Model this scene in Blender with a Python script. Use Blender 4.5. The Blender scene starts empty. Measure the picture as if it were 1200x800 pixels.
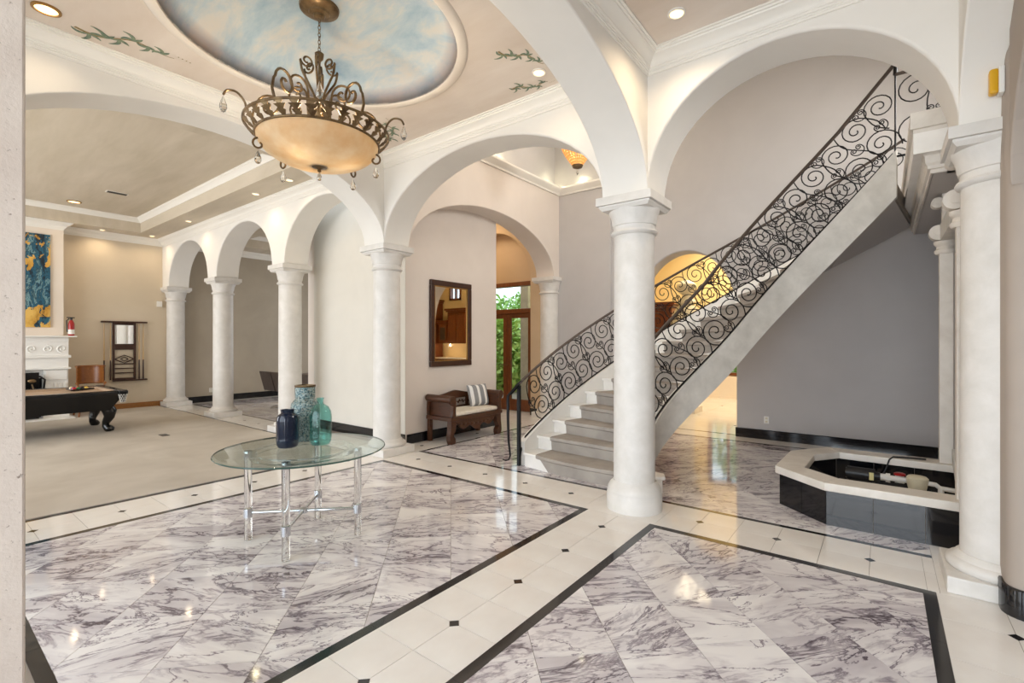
import bpy, math, random
from math import sin, cos, pi, radians, sqrt, atan2
from mathutils import Vector, Matrix
random.seed(7)
S = bpy.context.scene
COL = S.collection

# ---------------------------------------------------------------- camera, world, lights, exposure
cam_d = bpy.data.cameras.new('camera'); cam = bpy.data.objects.new('camera', cam_d); COL.objects.link(cam)
cam_d.sensor_width = 36.0; cam_d.lens = 561.96 / 1200 * 36.0; cam_d.clip_start = 0.02; cam_d.clip_end = 200
cam_d.shift_y = 0.7 / 1200
YAW = 0.6584
cam.location = (0, 0, 1.5); cam.rotation_euler = (pi / 2, 0, YAW)
S.camera = cam
S.view_settings.view_transform = 'Standard'; S.view_settings.look = 'None'
S.view_settings.gamma = 1.0; S.view_settings.use_curve_mapping = False
S.view_settings.exposure = -0.18
S.cycles.max_bounces = 8; S.cycles.diffuse_bounces = 5; S.cycles.glossy_bounces = 4
S.cycles.transmission_bounces = 8; S.cycles.transparent_max_bounces = 10
S.cycles.caustics_reflective = False; S.cycles.caustics_refractive = False
S.cycles.sample_clamp_indirect = 4.0

W = bpy.data.worlds.new('sky'); S.world = W; W.use_nodes = True
nt = W.node_tree; nt.nodes.clear()
wo = nt.nodes.new('ShaderNodeOutputWorld'); bg = nt.nodes.new('ShaderNodeBackground')
sky = nt.nodes.new('ShaderNodeTexSky'); sky.sky_type = 'HOSEK_WILKIE'; sky.turbidity = 4.0; sky.ground_albedo = 0.6
sky.sun_direction = Vector((-0.5, -0.35, 0.8)).normalized()
mixn = nt.nodes.new('ShaderNodeMix'); mixn.data_type = 'RGBA'; mixn.inputs[0].default_value = 0.6
mixn.inputs[7].default_value = (0.85, 0.93, 1.0, 1)
nt.links.new(sky.outputs[0], mixn.inputs[6]); nt.links.new(mixn.outputs[2], bg.inputs[0]); nt.links.new(bg.outputs[0], wo.inputs[0])
bg.inputs[1].default_value = 4.2

def area(name, loc, target, sx, sy, power, color=(1, 1, 1)):
    d = bpy.data.lights.new(name, 'AREA'); d.shape = 'RECTANGLE'; d.size = sx; d.size_y = sy
    d.energy = power; d.color = color
    o = bpy.data.objects.new(name, d); COL.objects.link(o); o.location = loc
    o.rotation_euler = (Vector(target) - Vector(loc)).to_track_quat('-Z', 'Y').to_euler()
    return o
def point(name, loc, power, color, r=0.06):
    d = bpy.data.lights.new(name, 'POINT'); d.energy = power; d.color = color; d.shadow_soft_size = r
    o = bpy.data.objects.new(name, d); COL.objects.link(o); o.location = loc; return o
def spot(name, loc, power, color, ang=100, blend=0.8, r=0.03):
    d = bpy.data.lights.new(name, 'SPOT'); d.energy = power; d.color = color; d.spot_size = radians(ang); d.spot_blend = blend; d.shadow_soft_size = r
    o = bpy.data.objects.new(name, d); COL.objects.link(o); o.location = loc; return o
WARM = (1.0, 0.78, 0.52); SOFT = (1.0, 0.93, 0.84); DAY = (0.88, 0.94, 1.0)
# daylight through the glazed entry behind the camera, the pool-room windows; added fill high over the landing
area('light_entry_glass', (-0.2, -1.9, 1.45), (-0.7, 6.0, 1.35), 2.2, 2.6, 74, DAY).data.spread = radians(115)
area('light_foyer_window', (-3.6, -1.4, 2.0), (-3.6, 3.0, 1.6), 3.0, 3.2, 46, DAY)
area('light_pool_windows', (-9.6, -3.3, 2.0), (-9.6, 2.0, 1.6), 7.0, 3.0, 340, (0.95, 0.97, 1.0))
area('fill_stair_landing', (1.9, 6.6, 4.7), (-5.5, 6.0, 1.2), 1.4, 1.4, 95, (1.0, 0.97, 0.92)).data.spread = radians(120)  # added lamp brightening the bench wall; the landing has no window
area('light_stair_ceiling', (-4.0, 6.2, 5.72), (-4.0, 6.2, 0.0), 1.8, 2.8, 48, (1.0, 0.88, 0.74))
area('light_dining_back', (-10.5, 8.5, 2.0), (-10.5, 4.0, 1.5), 3.6, 2.2, 70, DAY)  # area lamp in front of the closed dining back wall
area('light_kitchen_ceiling', (-2.4, 11.6, 4.3), (-2.4, 11.6, 0.0), 3.0, 3.0, 250, (1.0, 0.84, 0.58))
area('light_bench_hall', (-7.2, 7.4, 4.2), (-7.2, 7.4, 0.0), 1.4, 0.8, 26, WARM)

# ---------------------------------------------------------------- helpers
def lin(h):
    h = h.lstrip('#'); c = [int(h[i:i + 2], 16) / 255 for i in (0, 2, 4)]
    return tuple((x / 12.92 if x <= 0.04045 else ((x + 0.055) / 1.055) ** 2.4) for x in c) + (1,)

def newmat(name):
    m = bpy.data.materials.new(name); m.use_nodes = True
    return m, m.node_tree, m.node_tree.nodes['Principled BSDF']
def setp(b, **k):
    names = dict(rough='Roughness', metal='Metallic', spec='Specular IOR Level', trans='Transmission Weight', ior='IOR',
                 emis='Emission Color', estr='Emission Strength', coat='Coat Weight', alpha='Alpha', sheen='Sheen Weight', coatr='Coat Roughness')
    for a, v in k.items(): b.inputs[names[a]].default_value = v
def noise(t, scale, detail=4, rough=0.55, dist=0.0, vec=None, src='Object'):
    n = t.nodes.new('ShaderNodeTexNoise'); n.inputs['Scale'].default_value = scale; n.inputs['Detail'].default_value = detail
    n.inputs['Roughness'].default_value = rough; n.inputs['Distortion'].default_value = dist
    if vec is None:
        tc = t.nodes.new('ShaderNodeTexCoord'); vec = tc.outputs[src]
    t.links.new(vec, n.inputs['Vector']); return n
def mapping(t, scale=(1, 1, 1), rot=(0, 0, 0), src='Object', vec=None):
    mp = t.nodes.new('ShaderNodeMapping'); mp.inputs['Scale'].default_value = scale; mp.inputs['Rotation'].default_value = rot
    if vec is None:
        tc = t.nodes.new('ShaderNodeTexCoord'); vec = tc.outputs[src]
    t.links.new(vec, mp.inputs['Vector']); return mp.outputs[0]
def ramp(t, fac, stops):
    r = t.nodes.new('ShaderNodeValToRGB'); e = r.color_ramp.elements
    while len(e) > 1: e.remove(e[-1])
    e[0].position = stops[0][0]; e[0].color = stops[0][1]
    for p, c in stops[1:]:
        x = e.new(p); x.color = c
    t.links.new(fac, r.inputs[0]); return r.outputs[0]
def bump(t, b, h, strength=0.2, dist=0.01):
    n = t.nodes.new('ShaderNodeBump'); n.inputs['Strength'].default_value = strength; n.inputs['Distance'].default_value = dist
    t.links.new(h, n.inputs['Height']); t.links.new(n.outputs[0], b.inputs['Normal'])
def plain(name, col, rough=0.5, **k):
    m, t, b = newmat(name); b.inputs['Base Color'].default_value = lin(col); setp(b, rough=rough, **k); return m
def mottled(name, c1, c2, scale=3.0, rough=0.6, detail=4, lo=0.35, hi=0.65, bstr=0.0, bscale=60, sc=(1, 1, 1), rot=(0, 0, 0), **k):
    m, t, b = newmat(name)
    n = noise(t, scale, detail, 0.6, 0.3, mapping(t, sc, rot))
    t.links.new(ramp(t, n.outputs[0], [(lo, lin(c1)), (hi, lin(c2))]), b.inputs['Base Color'])
    setp(b, rough=rough, **k)
    if bstr: bump(t, b, noise(t, bscale, 3).outputs[0], bstr, 0.004)
    return m
def wood(name, c1, c2, rough=0.35, sc=(2, 12, 12)):
    m, t, b = newmat(name)
    n = noise(t, 3.0, 5, 0.6, 1.2, mapping(t, sc))
    t.links.new(ramp(t, n.outputs[0], [(0.3, lin(c1)), (0.7, lin(c2))]), b.inputs['Base Color']); setp(b, rough=rough); return m

M = {}
M['white_plaster'] = mottled('white_plaster', '#e6e2db', '#ece8e1', 1.2, 0.75, bstr=0.04, bscale=40)
M['cream_plaster'] = mottled('cream_plaster', '#e9ddcf', '#ede3d6', 1.2, 0.75)
M['jamb_in_shade'] = mottled('jamb_in_shade', '#a79b90', '#b0a499', 0.8, 0.75)  # shade on the right jamb is put into this darker wall colour
M['alcove_plaster'] = mottled('alcove_plaster', '#d2cec5', '#d9d5cc', 0.9, 0.8)
M['pink_plaster'] = mottled('pink_plaster', '#dcd2c9', '#e3d9d0', 1.0, 0.75)
M['grey_plaster'] = mottled('grey_plaster', '#b9b5b3', '#c1bdbb', 0.8, 0.7)
M['taupe_paint'] = mottled('taupe_paint', '#a99d8b', '#b3a795', 0.8, 0.75)
M['sand_paint'] = mottled('sand_paint', '#cfc1aa', '#d8cab4', 0.8, 0.7)
M['tan_paint'] = mottled('tan_paint', '#c4ab8a', '#ceb697', 0.8, 0.7)
M['yellow_paint'] = mottled('yellow_paint', '#ecd39a', '#f1dca8', 0.8, 0.7)
M['crown_white'] = plain('crown_white', '#efebe3', 0.5)
M['ceiling_faux'] = mottled('ceiling_faux', '#d9cabb', '#e9ded3', 1.6, 0.7, 6, 0.3, 0.7, sc=(0.5, 1.6, 1))
M['ceiling_brushed'] = mottled('ceiling_brushed', '#c3b7a2', '#d6cab8', 1.6, 0.75, 6, 0.3, 0.7, sc=(0.35, 2.2, 1), rot=(0, 0, 0.5))
M['ceiling_cream'] = plain('ceiling_cream', '#e4ddd0', 0.7)
M['travertine'] = mottled('travertine', '#d3cfc8', '#e3dfda', 6.0, 0.5, 6, 0.3, 0.7, bstr=0.25, bscale=45)
def rough_stone():
    m, t, b = newmat('pitted_stone')
    n = noise(t, 5, 5); v = noise(t, 60, 3, 0.7)
    c = ramp(t, n.outputs[0], [(0.3, lin('#c3b5aa')), (0.7, lin('#d1c5ba'))])
    p = ramp(t, v.outputs[0], [(0.27, lin('#8d8278')), (0.36, (1, 1, 1, 1))])
    mx = t.nodes.new('ShaderNodeMix'); mx.data_type = 'RGBA'; mx.blend_type = 'MULTIPLY'; mx.inputs[0].default_value = 1
    t.links.new(c, mx.inputs[6]); t.links.new(p, mx.inputs[7]); t.links.new(mx.outputs[2], b.inputs['Base Color'])
    setp(b, rough=0.65); bump(t, b, v.outputs[0], 0.3, 0.004); return m
M['pitted_stone'] = rough_stone()
M['stringer_stone'] = mottled('stringer_stone', '#bdb9b1', '#d8d4cc', 5.0, 0.45, 7, 0.3, 0.7)
M['fountain_stone'] = mottled('fountain_stone', '#d5cdc2', '#e8e2d9', 5.0, 0.45, 6, 0.3, 0.7)
M['stair_stone'] = mottled('stair_stone', '#ece8e2', '#f6f3ee', 3.0, 0.3)

def marble():
    m, t, b = newmat('veined_marble')
    oi = t.nodes.new('ShaderNodeObjectInfo'); tc = t.nodes.new('ShaderNodeTexCoord')
    ang = t.nodes.new('ShaderNodeMath'); ang.operation = 'MULTIPLY_ADD'; ang.inputs[1].default_value = -1.0; ang.inputs[2].default_value = -0.2
    t.links.new(oi.outputs['Random'], ang.inputs[0])
    vr = t.nodes.new('ShaderNodeVectorRotate'); vr.rotation_type = 'Z_AXIS'
    t.links.new(tc.outputs['Object'], vr.inputs['Vector']); t.links.new(ang.outputs[0], vr.inputs['Angle'])
    mul = t.nodes.new('ShaderNodeMath'); mul.operation = 'MULTIPLY'; mul.inputs[1].default_value = 97.0
    t.links.new(oi.outputs['Random'], mul.inputs[0])
    cx = t.nodes.new('ShaderNodeCombineXYZ'); t.links.new(mul.outputs[0], cx.inputs[0]); t.links.new(mul.outputs[0], cx.inputs[2])
    add = t.nodes.new('ShaderNodeVectorMath'); add.operation = 'ADD'
    mp = t.nodes.new('ShaderNodeMapping'); mp.inputs['Scale'].default_value = (0.7, 2.1, 1)
    t.links.new(vr.outputs[0], mp.inputs['Vector'])
    t.links.new(mp.outputs[0], add.inputs[0]); t.links.new(cx.outputs[0], add.inputs[1])
    V = add.outputs[0]
    def ridge(scale, detail, dist, w0, w1):
        n = noise(t, scale, detail, 0.62, dist, V)
        s = t.nodes.new('ShaderNodeMath'); s.operation = 'SUBTRACT'; s.inputs[1].default_value = 0.5; t.links.new(n.outputs[0], s.inputs[0])
        a = t.nodes.new('ShaderNodeMath'); a.operation = 'ABSOLUTE'; t.links.new(s.outputs[0], a.inputs[0])
        r = t.nodes.new('ShaderNodeMapRange'); r.inputs[1].default_value = w0; r.inputs[2].default_value = w1
        r.inputs[3].default_value = 1; r.inputs[4].default_value = 0; t.links.new(a.outputs[0], r.inputs[0]); return r.outputs[0]
    r1 = ridge(1.5, 7, 0.7, 0.0, 0.011)       # main veins
    r2 = ridge(3.6, 7, 0.6, 0.0, 0.042)        # fine web
    cl = noise(t, 1.3, 4, 0.6, 0.8, V)
    clm = t.nodes.new('ShaderNodeMapRange'); clm.inputs[1].default_value = 0.38; clm.inputs[2].default_value = 0.72; t.links.new(cl.outputs[0], clm.inputs[0])
    m2 = t.nodes.new('ShaderNodeMath'); m2.operation = 'MULTIPLY'; t.links.new(r2, m2.inputs[0]); t.links.new(clm.outputs[0], m2.inputs[1])
    m1 = t.nodes.new('ShaderNodeMath'); m1.operation = 'MULTIPLY'; m1.inputs[1].default_value = 0.75; t.links.new(r1, m1.inputs[0])
    m3 = t.nodes.new('ShaderNodeMath'); m3.operation = 'MULTIPLY'; m3.inputs[1].default_value = 0.44; t.links.new(clm.outputs[0], m3.inputs[0])
    mx = t.nodes.new('ShaderNodeMath'); mx.operation = 'MAXIMUM'; t.links.new(m1.outputs[0], mx.inputs[0]); t.links.new(m2.outputs[0], mx.inputs[1])
    ad = t.nodes.new('ShaderNodeMath'); ad.operation = 'ADD'; ad.use_clamp = True; t.links.new(mx.outputs[0], ad.inputs[0]); t.links.new(m3.outputs[0], ad.inputs[1])
    t.links.new(ramp(t, ad.outputs[0], [(0.0, lin('#eeeae8')), (0.3, lin('#cbc4c7')), (0.65, lin('#948b92')), (1.0, lin('#5c5359'))]), b.inputs['Base Color'])
    setp(b, rough=0.07, spec=0.55); return m
M['marble'] = marble()
M['cream_tile'] = mottled('cream_tile', '#e6e0d9', '#eeeae4', 2.5, 0.1, spec=0.5)
M['black_tile'] = mottled('black_tile', '#16161a', '#2e2c2c', 3.0, 0.08, spec=0.6)
M['black_base'] = mottled('black_base', '#0c0c0f', '#17171b', 3.0, 0.08, spec=0.6)
M['grout'] = plain('grout', '#8c8277', 0.8)
M['carpet'] = mottled('carpet', '#b3aa9e', '#c7bfb4', 1.1, 0.95, 3, 0.3, 0.7, bstr=0.5, bscale=260, spec=0.1)
M['runner'] = mottled('runner', '#9a928a', '#afa79e', 3.0, 0.95, 3, 0.3, 0.7, bstr=0.5, bscale=200, spec=0.1)
M['oak_base'] = wood('oak_base', '#8a5a2c', '#a8733c')
M['iron'] = plain('iron', '#131214', 0.42, metal=0.5)
M['bronze_rail'] = plain('bronze_rail', '#4a403a', 0.35, metal=0.4)
M['teak'] = wood('teak', '#38200f', '#583018', 0.4)
M['dark_wood'] = wood('dark_wood', '#2a160e', '#4b2a18', 0.35)
M['door_wood'] = wood('door_wood', '#5d3115', '#824a22', 0.35, (10, 10, 2))
M['cherry'] = wood('cherry', '#55260e', '#7d3f18', 0.3, (8, 8, 1.5))
M['chair_wood'] = wood('chair_wood', '#764620', '#99602e', 0.3)
M['cue_wood'] = plain('cue_wood', '#c9a878', 0.3)
M['mirror'] = plain('mirror', '#f2f2f2', 0.02, metal=1.0)
M['gold_edge'] = plain('gold_edge', '#a07840', 0.35, metal=0.7)
M['cushion'] = mottled('cushion', '#e6ddcd', '#f0e9dc', 20, 0.9)
M['white_paint'] = plain('white_paint', '#f0eee9', 0.4)
M['black_lacquer'] = plain('black_lacquer', '#0b0b0d', 0.18)
M['felt'] = mottled('felt', '#a98f76', '#b59c83', 40, 0.95)
M['leather'] = mottled('leather', '#3a302b', '#4a3f38', 10, 0.45)
M['chrome'] = plain('chrome', '#d5d9de', 0.08, metal=1.0)
M['red'] = plain('red', '#a11d1c', 0.3)
M['plastic_white'] = plain('plastic_white', '#eceae4', 0.4)
M['plastic_cream'] = plain('plastic_cream', '#d8cfb4', 0.45)
M['plastic_black'] = plain('plastic_black', '#17171a', 0.4)
M['yellow_plastic'] = plain('yellow_plastic', '#d9a51d', 0.35)
M['label_paper'] = plain('label_paper', '#e9dfa0', 0.6)
M['antique_bronze'] = mottled('antique_bronze', '#5a4630', '#8a7353', 12, 0.35, metal=0.7)
M['ground'] = plain('patio_stone', '#c9c2b4', 0.7)
M['leaf'] = mottled('leaf', '#7fae48', '#c2dc86', 3.0, 0.5)
M['leaf_dark'] = mottled('leaf_dark', '#5f8f3c', '#a0c468', 3.0, 0.5)
def glassmat(name, col, rough=0.0, ior=1.45):
    m, t, b = newmat(name); b.inputs['Base Color'].default_value = lin(col); setp(b, rough=rough, trans=1.0, ior=ior); return m
def thinglass(name, tint, edge=0.12, blend=0.25, rough=0.0, refl=1.0):
    """clear sheet: passes light straight on with a tint, mirrors by fresnel"""
    m = bpy.data.materials.new(name); m.use_nodes = True; t = m.node_tree; t.nodes.clear()
    out = t.nodes.new('ShaderNodeOutputMaterial'); tr = t.nodes.new('ShaderNodeBsdfTransparent'); gl = t.nodes.new('ShaderNodeBsdfGlossy'); mx = t.nodes.new('ShaderNodeMixShader')
    lw = t.nodes.new('ShaderNodeLayerWeight'); lw.inputs['Blend'].default_value = 0.5
    pw = t.nodes.new('ShaderNodeMath'); pw.operation = 'POWER'; pw.inputs[1].default_value = 5.0; t.links.new(lw.outputs['Facing'], pw.inputs[0])
    ml = t.nodes.new('ShaderNodeMath'); ml.operation = 'MULTIPLY_ADD'; ml.inputs[1].default_value = 0.96 * refl; ml.inputs[2].default_value = 0.04 * refl; t.links.new(pw.outputs[0], ml.inputs[0])
    tr.inputs[0].default_value = lin(tint); gl.inputs['Roughness'].default_value = rough
    t.links.new(ml.outputs[0], mx.inputs[0]); t.links.new(tr.outputs[0], mx.inputs[1]); t.links.new(gl.outputs[0], mx.inputs[2]); t.links.new(mx.outputs[0], out.inputs[0]); return m
M['table_glass'] = thinglass('table_glass', '#f3f9f7', refl=0.8)
M['acrylic'] = glassmat('acrylic', '#fbfdfd', 0.03, 1.42)
M['glass_edge'] = plain('glass_edge', '#34544e', 0.1)
M['pane'] = thinglass('pane', '#f8fbfa', refl=0.5)
M['teal_glass'] = thinglass('teal_glass', '#dbf4f2', refl=1.2)
M['crystal'] = glassmat('crystal', '#f6f2ea', 0.02, 1.45)
M['navy_glaze'] = plain('navy_glaze', '#0a1830', 0.12, coat=0.2)
def emit(name, col, s):
    m, t, b = newmat(name); b.inputs['Base Color'].default_value = lin(col); setp(b, emis=lin(col), estr=s); return m
M['lamp'] = emit('lamp', '#ffd9a0', 3.0)
def alabaster():
    m = bpy.data.materials.new('alabaster_glass'); m.use_nodes = True; t = m.node_tree; t.nodes.clear()
    out = t.nodes.new('ShaderNodeOutputMaterial'); tl = t.nodes.new('ShaderNodeBsdfTranslucent'); df = t.nodes.new('ShaderNodeBsdfPrincipled'); mx = t.nodes.new('ShaderNodeMixShader'); mx.inputs[0].default_value = 0.35
    n = noise(t, 7, 5); c = ramp(t, n.outputs[0], [(0.3, lin('#ead3ae')), (0.7, lin('#fbf0dc'))])
    t.links.new(c, tl.inputs[0]); t.links.new(c, df.inputs['Base Color']); df.inputs['Roughness'].default_value = 0.3
    t.links.new(tl.outputs[0], mx.inputs[1]); t.links.new(df.outputs[0], mx.inputs[2]); t.links.new(mx.outputs[0], out.inputs[0]); return m
M['alabaster'] = alabaster()
M['beads'] = emit('amber_beads', '#d9a05a', 0.8)
def sky_paint():
    m, t, b = newmat('painted_sky')
    n = noise(t, 2.0, 7, 0.66, 0.25, mapping(t, (0.8, 1.7, 1), (0, 0, 0.9)))
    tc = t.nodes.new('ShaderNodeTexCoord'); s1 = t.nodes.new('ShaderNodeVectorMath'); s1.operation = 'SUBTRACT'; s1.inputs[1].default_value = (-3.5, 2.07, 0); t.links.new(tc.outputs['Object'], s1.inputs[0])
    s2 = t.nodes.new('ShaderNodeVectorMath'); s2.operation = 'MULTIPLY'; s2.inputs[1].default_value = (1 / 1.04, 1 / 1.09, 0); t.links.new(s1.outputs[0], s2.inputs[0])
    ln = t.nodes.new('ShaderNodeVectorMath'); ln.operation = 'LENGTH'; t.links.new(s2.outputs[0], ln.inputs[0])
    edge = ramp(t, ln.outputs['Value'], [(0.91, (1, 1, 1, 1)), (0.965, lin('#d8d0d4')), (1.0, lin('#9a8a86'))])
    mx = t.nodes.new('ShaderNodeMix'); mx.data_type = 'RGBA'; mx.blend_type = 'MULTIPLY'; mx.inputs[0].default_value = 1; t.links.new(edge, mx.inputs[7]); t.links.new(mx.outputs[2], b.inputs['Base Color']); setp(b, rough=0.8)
    t.links.new(ramp(t, n.outputs[0], [(0.32, lin('#98b2c4')), (0.47, lin('#b6c6ce')), (0.58, lin('#cfcfcb')), (0.72, lin('#d9cfc2'))]), mx.inputs[6]); return m
M['painted_sky'] = sky_paint()
def abstract():
    m, t, b = newmat('abstract_canvas')
    n = noise(t, 2.6, 7, 0.7, 0.4, mapping(t, (1, 2.2, 0.8)))
    blue = ramp(t, n.outputs[0], [(0.34, lin('#0a151c')), (0.43, lin('#0f2c3c')), (0.48, lin('#22627c')), (0.52, lin('#15394a')), (0.56, lin('#7fa4a8')), (0.59, lin('#1d5a74')), (0.64, lin('#122a38')), (0.70, lin('#1a1512'))])
    tc = t.nodes.new('ShaderNodeTexCoord'); sx = t.nodes.new('ShaderNodeSeparateXYZ'); t.links.new(tc.outputs['Object'], sx.inputs[0])
    n2 = noise(t, 3.4, 5, 0.6, 0.3, mapping(t, (1, 1.6, 1.2)))
    def band(z0, z1, lo, hi):
        mr = t.nodes.new('ShaderNodeMapRange'); mr.interpolation_type = 'SMOOTHSTEP'; mr.inputs[1].default_value = z0; mr.inputs[2].default_value = z1; mr.inputs[3].default_value = lo; mr.inputs[4].default_value = hi
        t.links.new(sx.outputs[2], mr.inputs[0]); return mr.outputs[0]
    def math_(op, x, y):
        q = t.nodes.new('ShaderNodeMath'); q.operation = op
        for i, v in enumerate((x, y)):
            if isinstance(v, float): q.inputs[i].default_value = v
            else: t.links.new(v, q.inputs[i])
        return q.outputs[0]
    low = band(0.25, 0.62, 0.16, -0.12); up = band(0.95, 1.25, -0.12, 0.06)
    yel = math_('GREATER_THAN', math_('ADD', n2.outputs[0], math_('MAXIMUM', low, up)), 0.61)
    mx = t.nodes.new('ShaderNodeMix'); mx.data_type = 'RGBA'; t.links.new(yel, mx.inputs[0]); t.links.new(blue, mx.inputs[6])
    t.links.new(ramp(t, n.outputs[0], [(0.3, lin('#3a2a18')), (0.42, lin('#c08f35')), (0.6, lin('#e0b860'))]), mx.inputs[7]); t.links.new(mx.outputs[2], b.inputs['Base Color']); setp(b, rough=0.6); return m
M['abstract'] = abstract()
def mosaic():
    m, t, b = newmat('mosaic_glass')
    v = t.nodes.new('ShaderNodeTexVoronoi'); v.inputs['Scale'].default_value = 130
    tc = t.nodes.new('ShaderNodeTexCoord'); t.links.new(tc.outputs['Object'], v.inputs['Vector'])
    sep = t.nodes.new('ShaderNodeSeparateColor'); t.links.new(v.outputs['Color'], sep.inputs[0])
    t.links.new(ramp(t, sep.outputs[0], [(0.0, lin('#203a40')), (0.35, lin('#648286')), (0.65, lin('#a5b6b4')), (1.0, lin('#8a8c80'))]), b.inputs['Base Color'])
    setp(b, rough=0.15, metal=0.2); bump(t, b, v.outputs['Distance'], 0.6, 0.004); return m
M['mosaic'] = mosaic()
def stripes():
    m, t, b = newmat('striped_linen')
    tc = t.nodes.new('ShaderNodeTexCoord'); w = t.nodes.new('ShaderNodeSeparateXYZ'); t.links.new(tc.outputs['Object'], w.inputs[0])
    a = t.nodes.new('ShaderNodeMath'); a.operation = 'MULTIPLY'; a.inputs[1].default_value = 8.2; t.links.new(w.outputs[1], a.inputs[0])
    fr = t.nodes.new('ShaderNodeMath'); fr.operation = 'FRACT'; t.links.new(a.outputs[0], fr.inputs[0])
    r = ramp(t, fr.outputs[0], [(0.0, lin('#8f8f90')), (0.62, lin('#f0eeea'))]); r.node.color_ramp.interpolation = 'CONSTANT'
    t.links.new(r, b.inputs['Base Color']); setp(b, rough=0.9); return m
M['stripes'] = stripes()
M['vine_paint'] = mottled('vine_paint', '#5f7466', '#8a9478', 30, 0.8)
M['vine_stem'] = mottled('vine_stem', '#8a7448', '#a08a5c', 30, 0.8)

class MB:
    def __init__(s): s.v = []; s.f = []
    def add(s, vs, fs):
        o = len(s.v); s.v += [tuple(v) for v in vs]; s.f += [[i + o for i in f] for f in fs]; return s
    def box(s, x0, x1, y0, y1, z0, z1):
        return s.add([(x0, y0, z0), (x1, y0, z0), (x1, y1, z0), (x0, y1, z0), (x0, y0, z1), (x1, y0, z1), (x1, y1, z1), (x0, y1, z1)],
                     [(0, 3, 2, 1), (4, 5, 6, 7), (0, 1, 5, 4), (1, 2, 6, 5), (2, 3, 7, 6), (3, 0, 4, 7)])
    def smooth_tube(s, pts, r, n=6, sub=5):
        P = [Vector(q) for q in pts]; out = []; rr = []
        for i in range(len(P) - 1):
            a, b, c, d = P[max(0, i - 1)], P[i], P[i + 1], P[min(len(P) - 1, i + 2)]
            for k in range(sub):
                f = k / sub; out.append(0.5 * ((2 * b) + (c - a) * f + (2 * a - 5 * b + 4 * c - d) * f * f + (3 * b - a - 3 * c + d) * f ** 3))
                rr.append(r[i] + (r[i + 1] - r[i]) * f if isinstance(r, (list, tuple)) else r)
        out.append(P[-1]); rr.append(r[-1] if isinstance(r, (list, tuple)) else r)
        return s.tube(out, rr, n)
    def lathe(s, prof, cx=0, cy=0, n=28, cap=True, a0=0.0):
        vs = []; fs = []; k = len(prof)
        for r, z in prof:
            for i in range(n):
                a = a0 + 2 * pi * i / n; vs.append((cx + r * cos(a), cy + r * sin(a), z))
        for j in range(k - 1):
            for i in range(n):
                i2 = (i + 1) % n; fs.append((j * n + i, j * n + i2, (j + 1) * n + i2, (j + 1) * n + i))
        if cap:
            fs.append(tuple(range(n - 1, -1, -1))); fs.append(tuple((k - 1) * n + i for i in range(n)))
        return s.add(vs, fs)
    def tube(s, pts, r, n=6, closed=False, flat=None):
        pts = [Vector(p) for p in pts]; vs = []; fs = []; m = len(pts)
        up = None
        for i, p in enumerate(pts):
            a = pts[i - 1] if (i > 0 or closed) else p
            b = pts[(i + 1) % m] if (i < m - 1 or closed) else p
            t = (b - a)
            if t.length < 1e-9: t = Vector((0, 0, 1))
            t.normalize()
            if up is None:
                up = Vector((0, 0, 1)) if abs(t.z) < 0.95 else Vector((1, 0, 0))
            x = t.cross(up)
            if x.length < 1e-4: x = t.orthogonal()
            x.normalize(); y = x.cross(t).normalized(); up = y
            rr = r[i] if isinstance(r, (list, tuple)) else r
            for k in range(n):
                an = 2 * pi * k / n + pi / n
                vs.append(p + x * (rr * cos(an)) + y * (rr * sin(an) * (flat if flat else 1)))
        for i in range(m - 1 if not closed else m):
            j = (i + 1) % m
            for k in range(n):
                k2 = (k + 1) % n; fs.append((i * n + k, i * n + k2, j * n + k2, j * n + k))
        if not closed:
            fs.append(tuple(range(n - 1, -1, -1))); fs.append(tuple((m - 1) * n + k for k in range(n)))
        return s.add(vs, fs)
    def prism(s, poly, z0, z1):
        n = len(poly)
        vs = [(x, y, z0) for x, y in poly] + [(x, y, z1) for x, y in poly]
        fs = [tuple(range(n - 1, -1, -1)), tuple(range(n, 2 * n))] + [(i, (i + 1) % n, n + (i + 1) % n, n + i) for i in range(n)]
        return s.add(vs, fs)
    def slab(s, poly, f0, f1):
        """outline in 2-D, f0/f1 turn it into the two faces in 3-D"""
        n = len(poly); vs = [f0(a, b) for a, b in poly] + [f1(a, b) for a, b in poly]
        fs = [tuple(range(n - 1, -1, -1)), tuple(range(n, 2 * n))] + [(i, (i + 1) % n, n + (i + 1) % n, n + i) for i in range(n)]
        return s.add(vs, fs)
    def sweep(s, prof, path, closed=False):
        """profile of (outward, z) swept along a plan path; outward is to the right of travel; mitred"""
        P = [Vector(p) for p in path]; m = len(P); k = len(prof); vs = []; fs = []
        for i, p in enumerate(P):
            d1 = (P[i] - P[i - 1]).normalized() if (i > 0 or closed) else None
            d2 = (P[(i + 1) % m] - P[i]).normalized() if (i < m - 1 or closed) else None
            if d1 is None: d1 = d2
            if d2 is None: d2 = d1
            n1 = Vector((d1.y, -d1.x)); n2 = Vector((d2.y, -d2.x)); b = (n1 + n2)
            b = b / max(0.2, b.dot(n1)) if b.length > 1e-6 else n1
            for o, z in prof: vs.append((p.x + b.x * o, p.y + b.y * o, z))
        for i in range(m if closed else m - 1):
            j = (i + 1) % m
            for q in range(k):
                q2 = (q + 1) % k; fs.append((i * k + q, j * k + q, j * k + q2, i * k + q2))
        if not closed:
            fs.append(tuple(range(k))); fs.append(tuple((m - 1) * k + q for q in range(k - 1, -1, -1)))
        return s.add(vs, fs)
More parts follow.
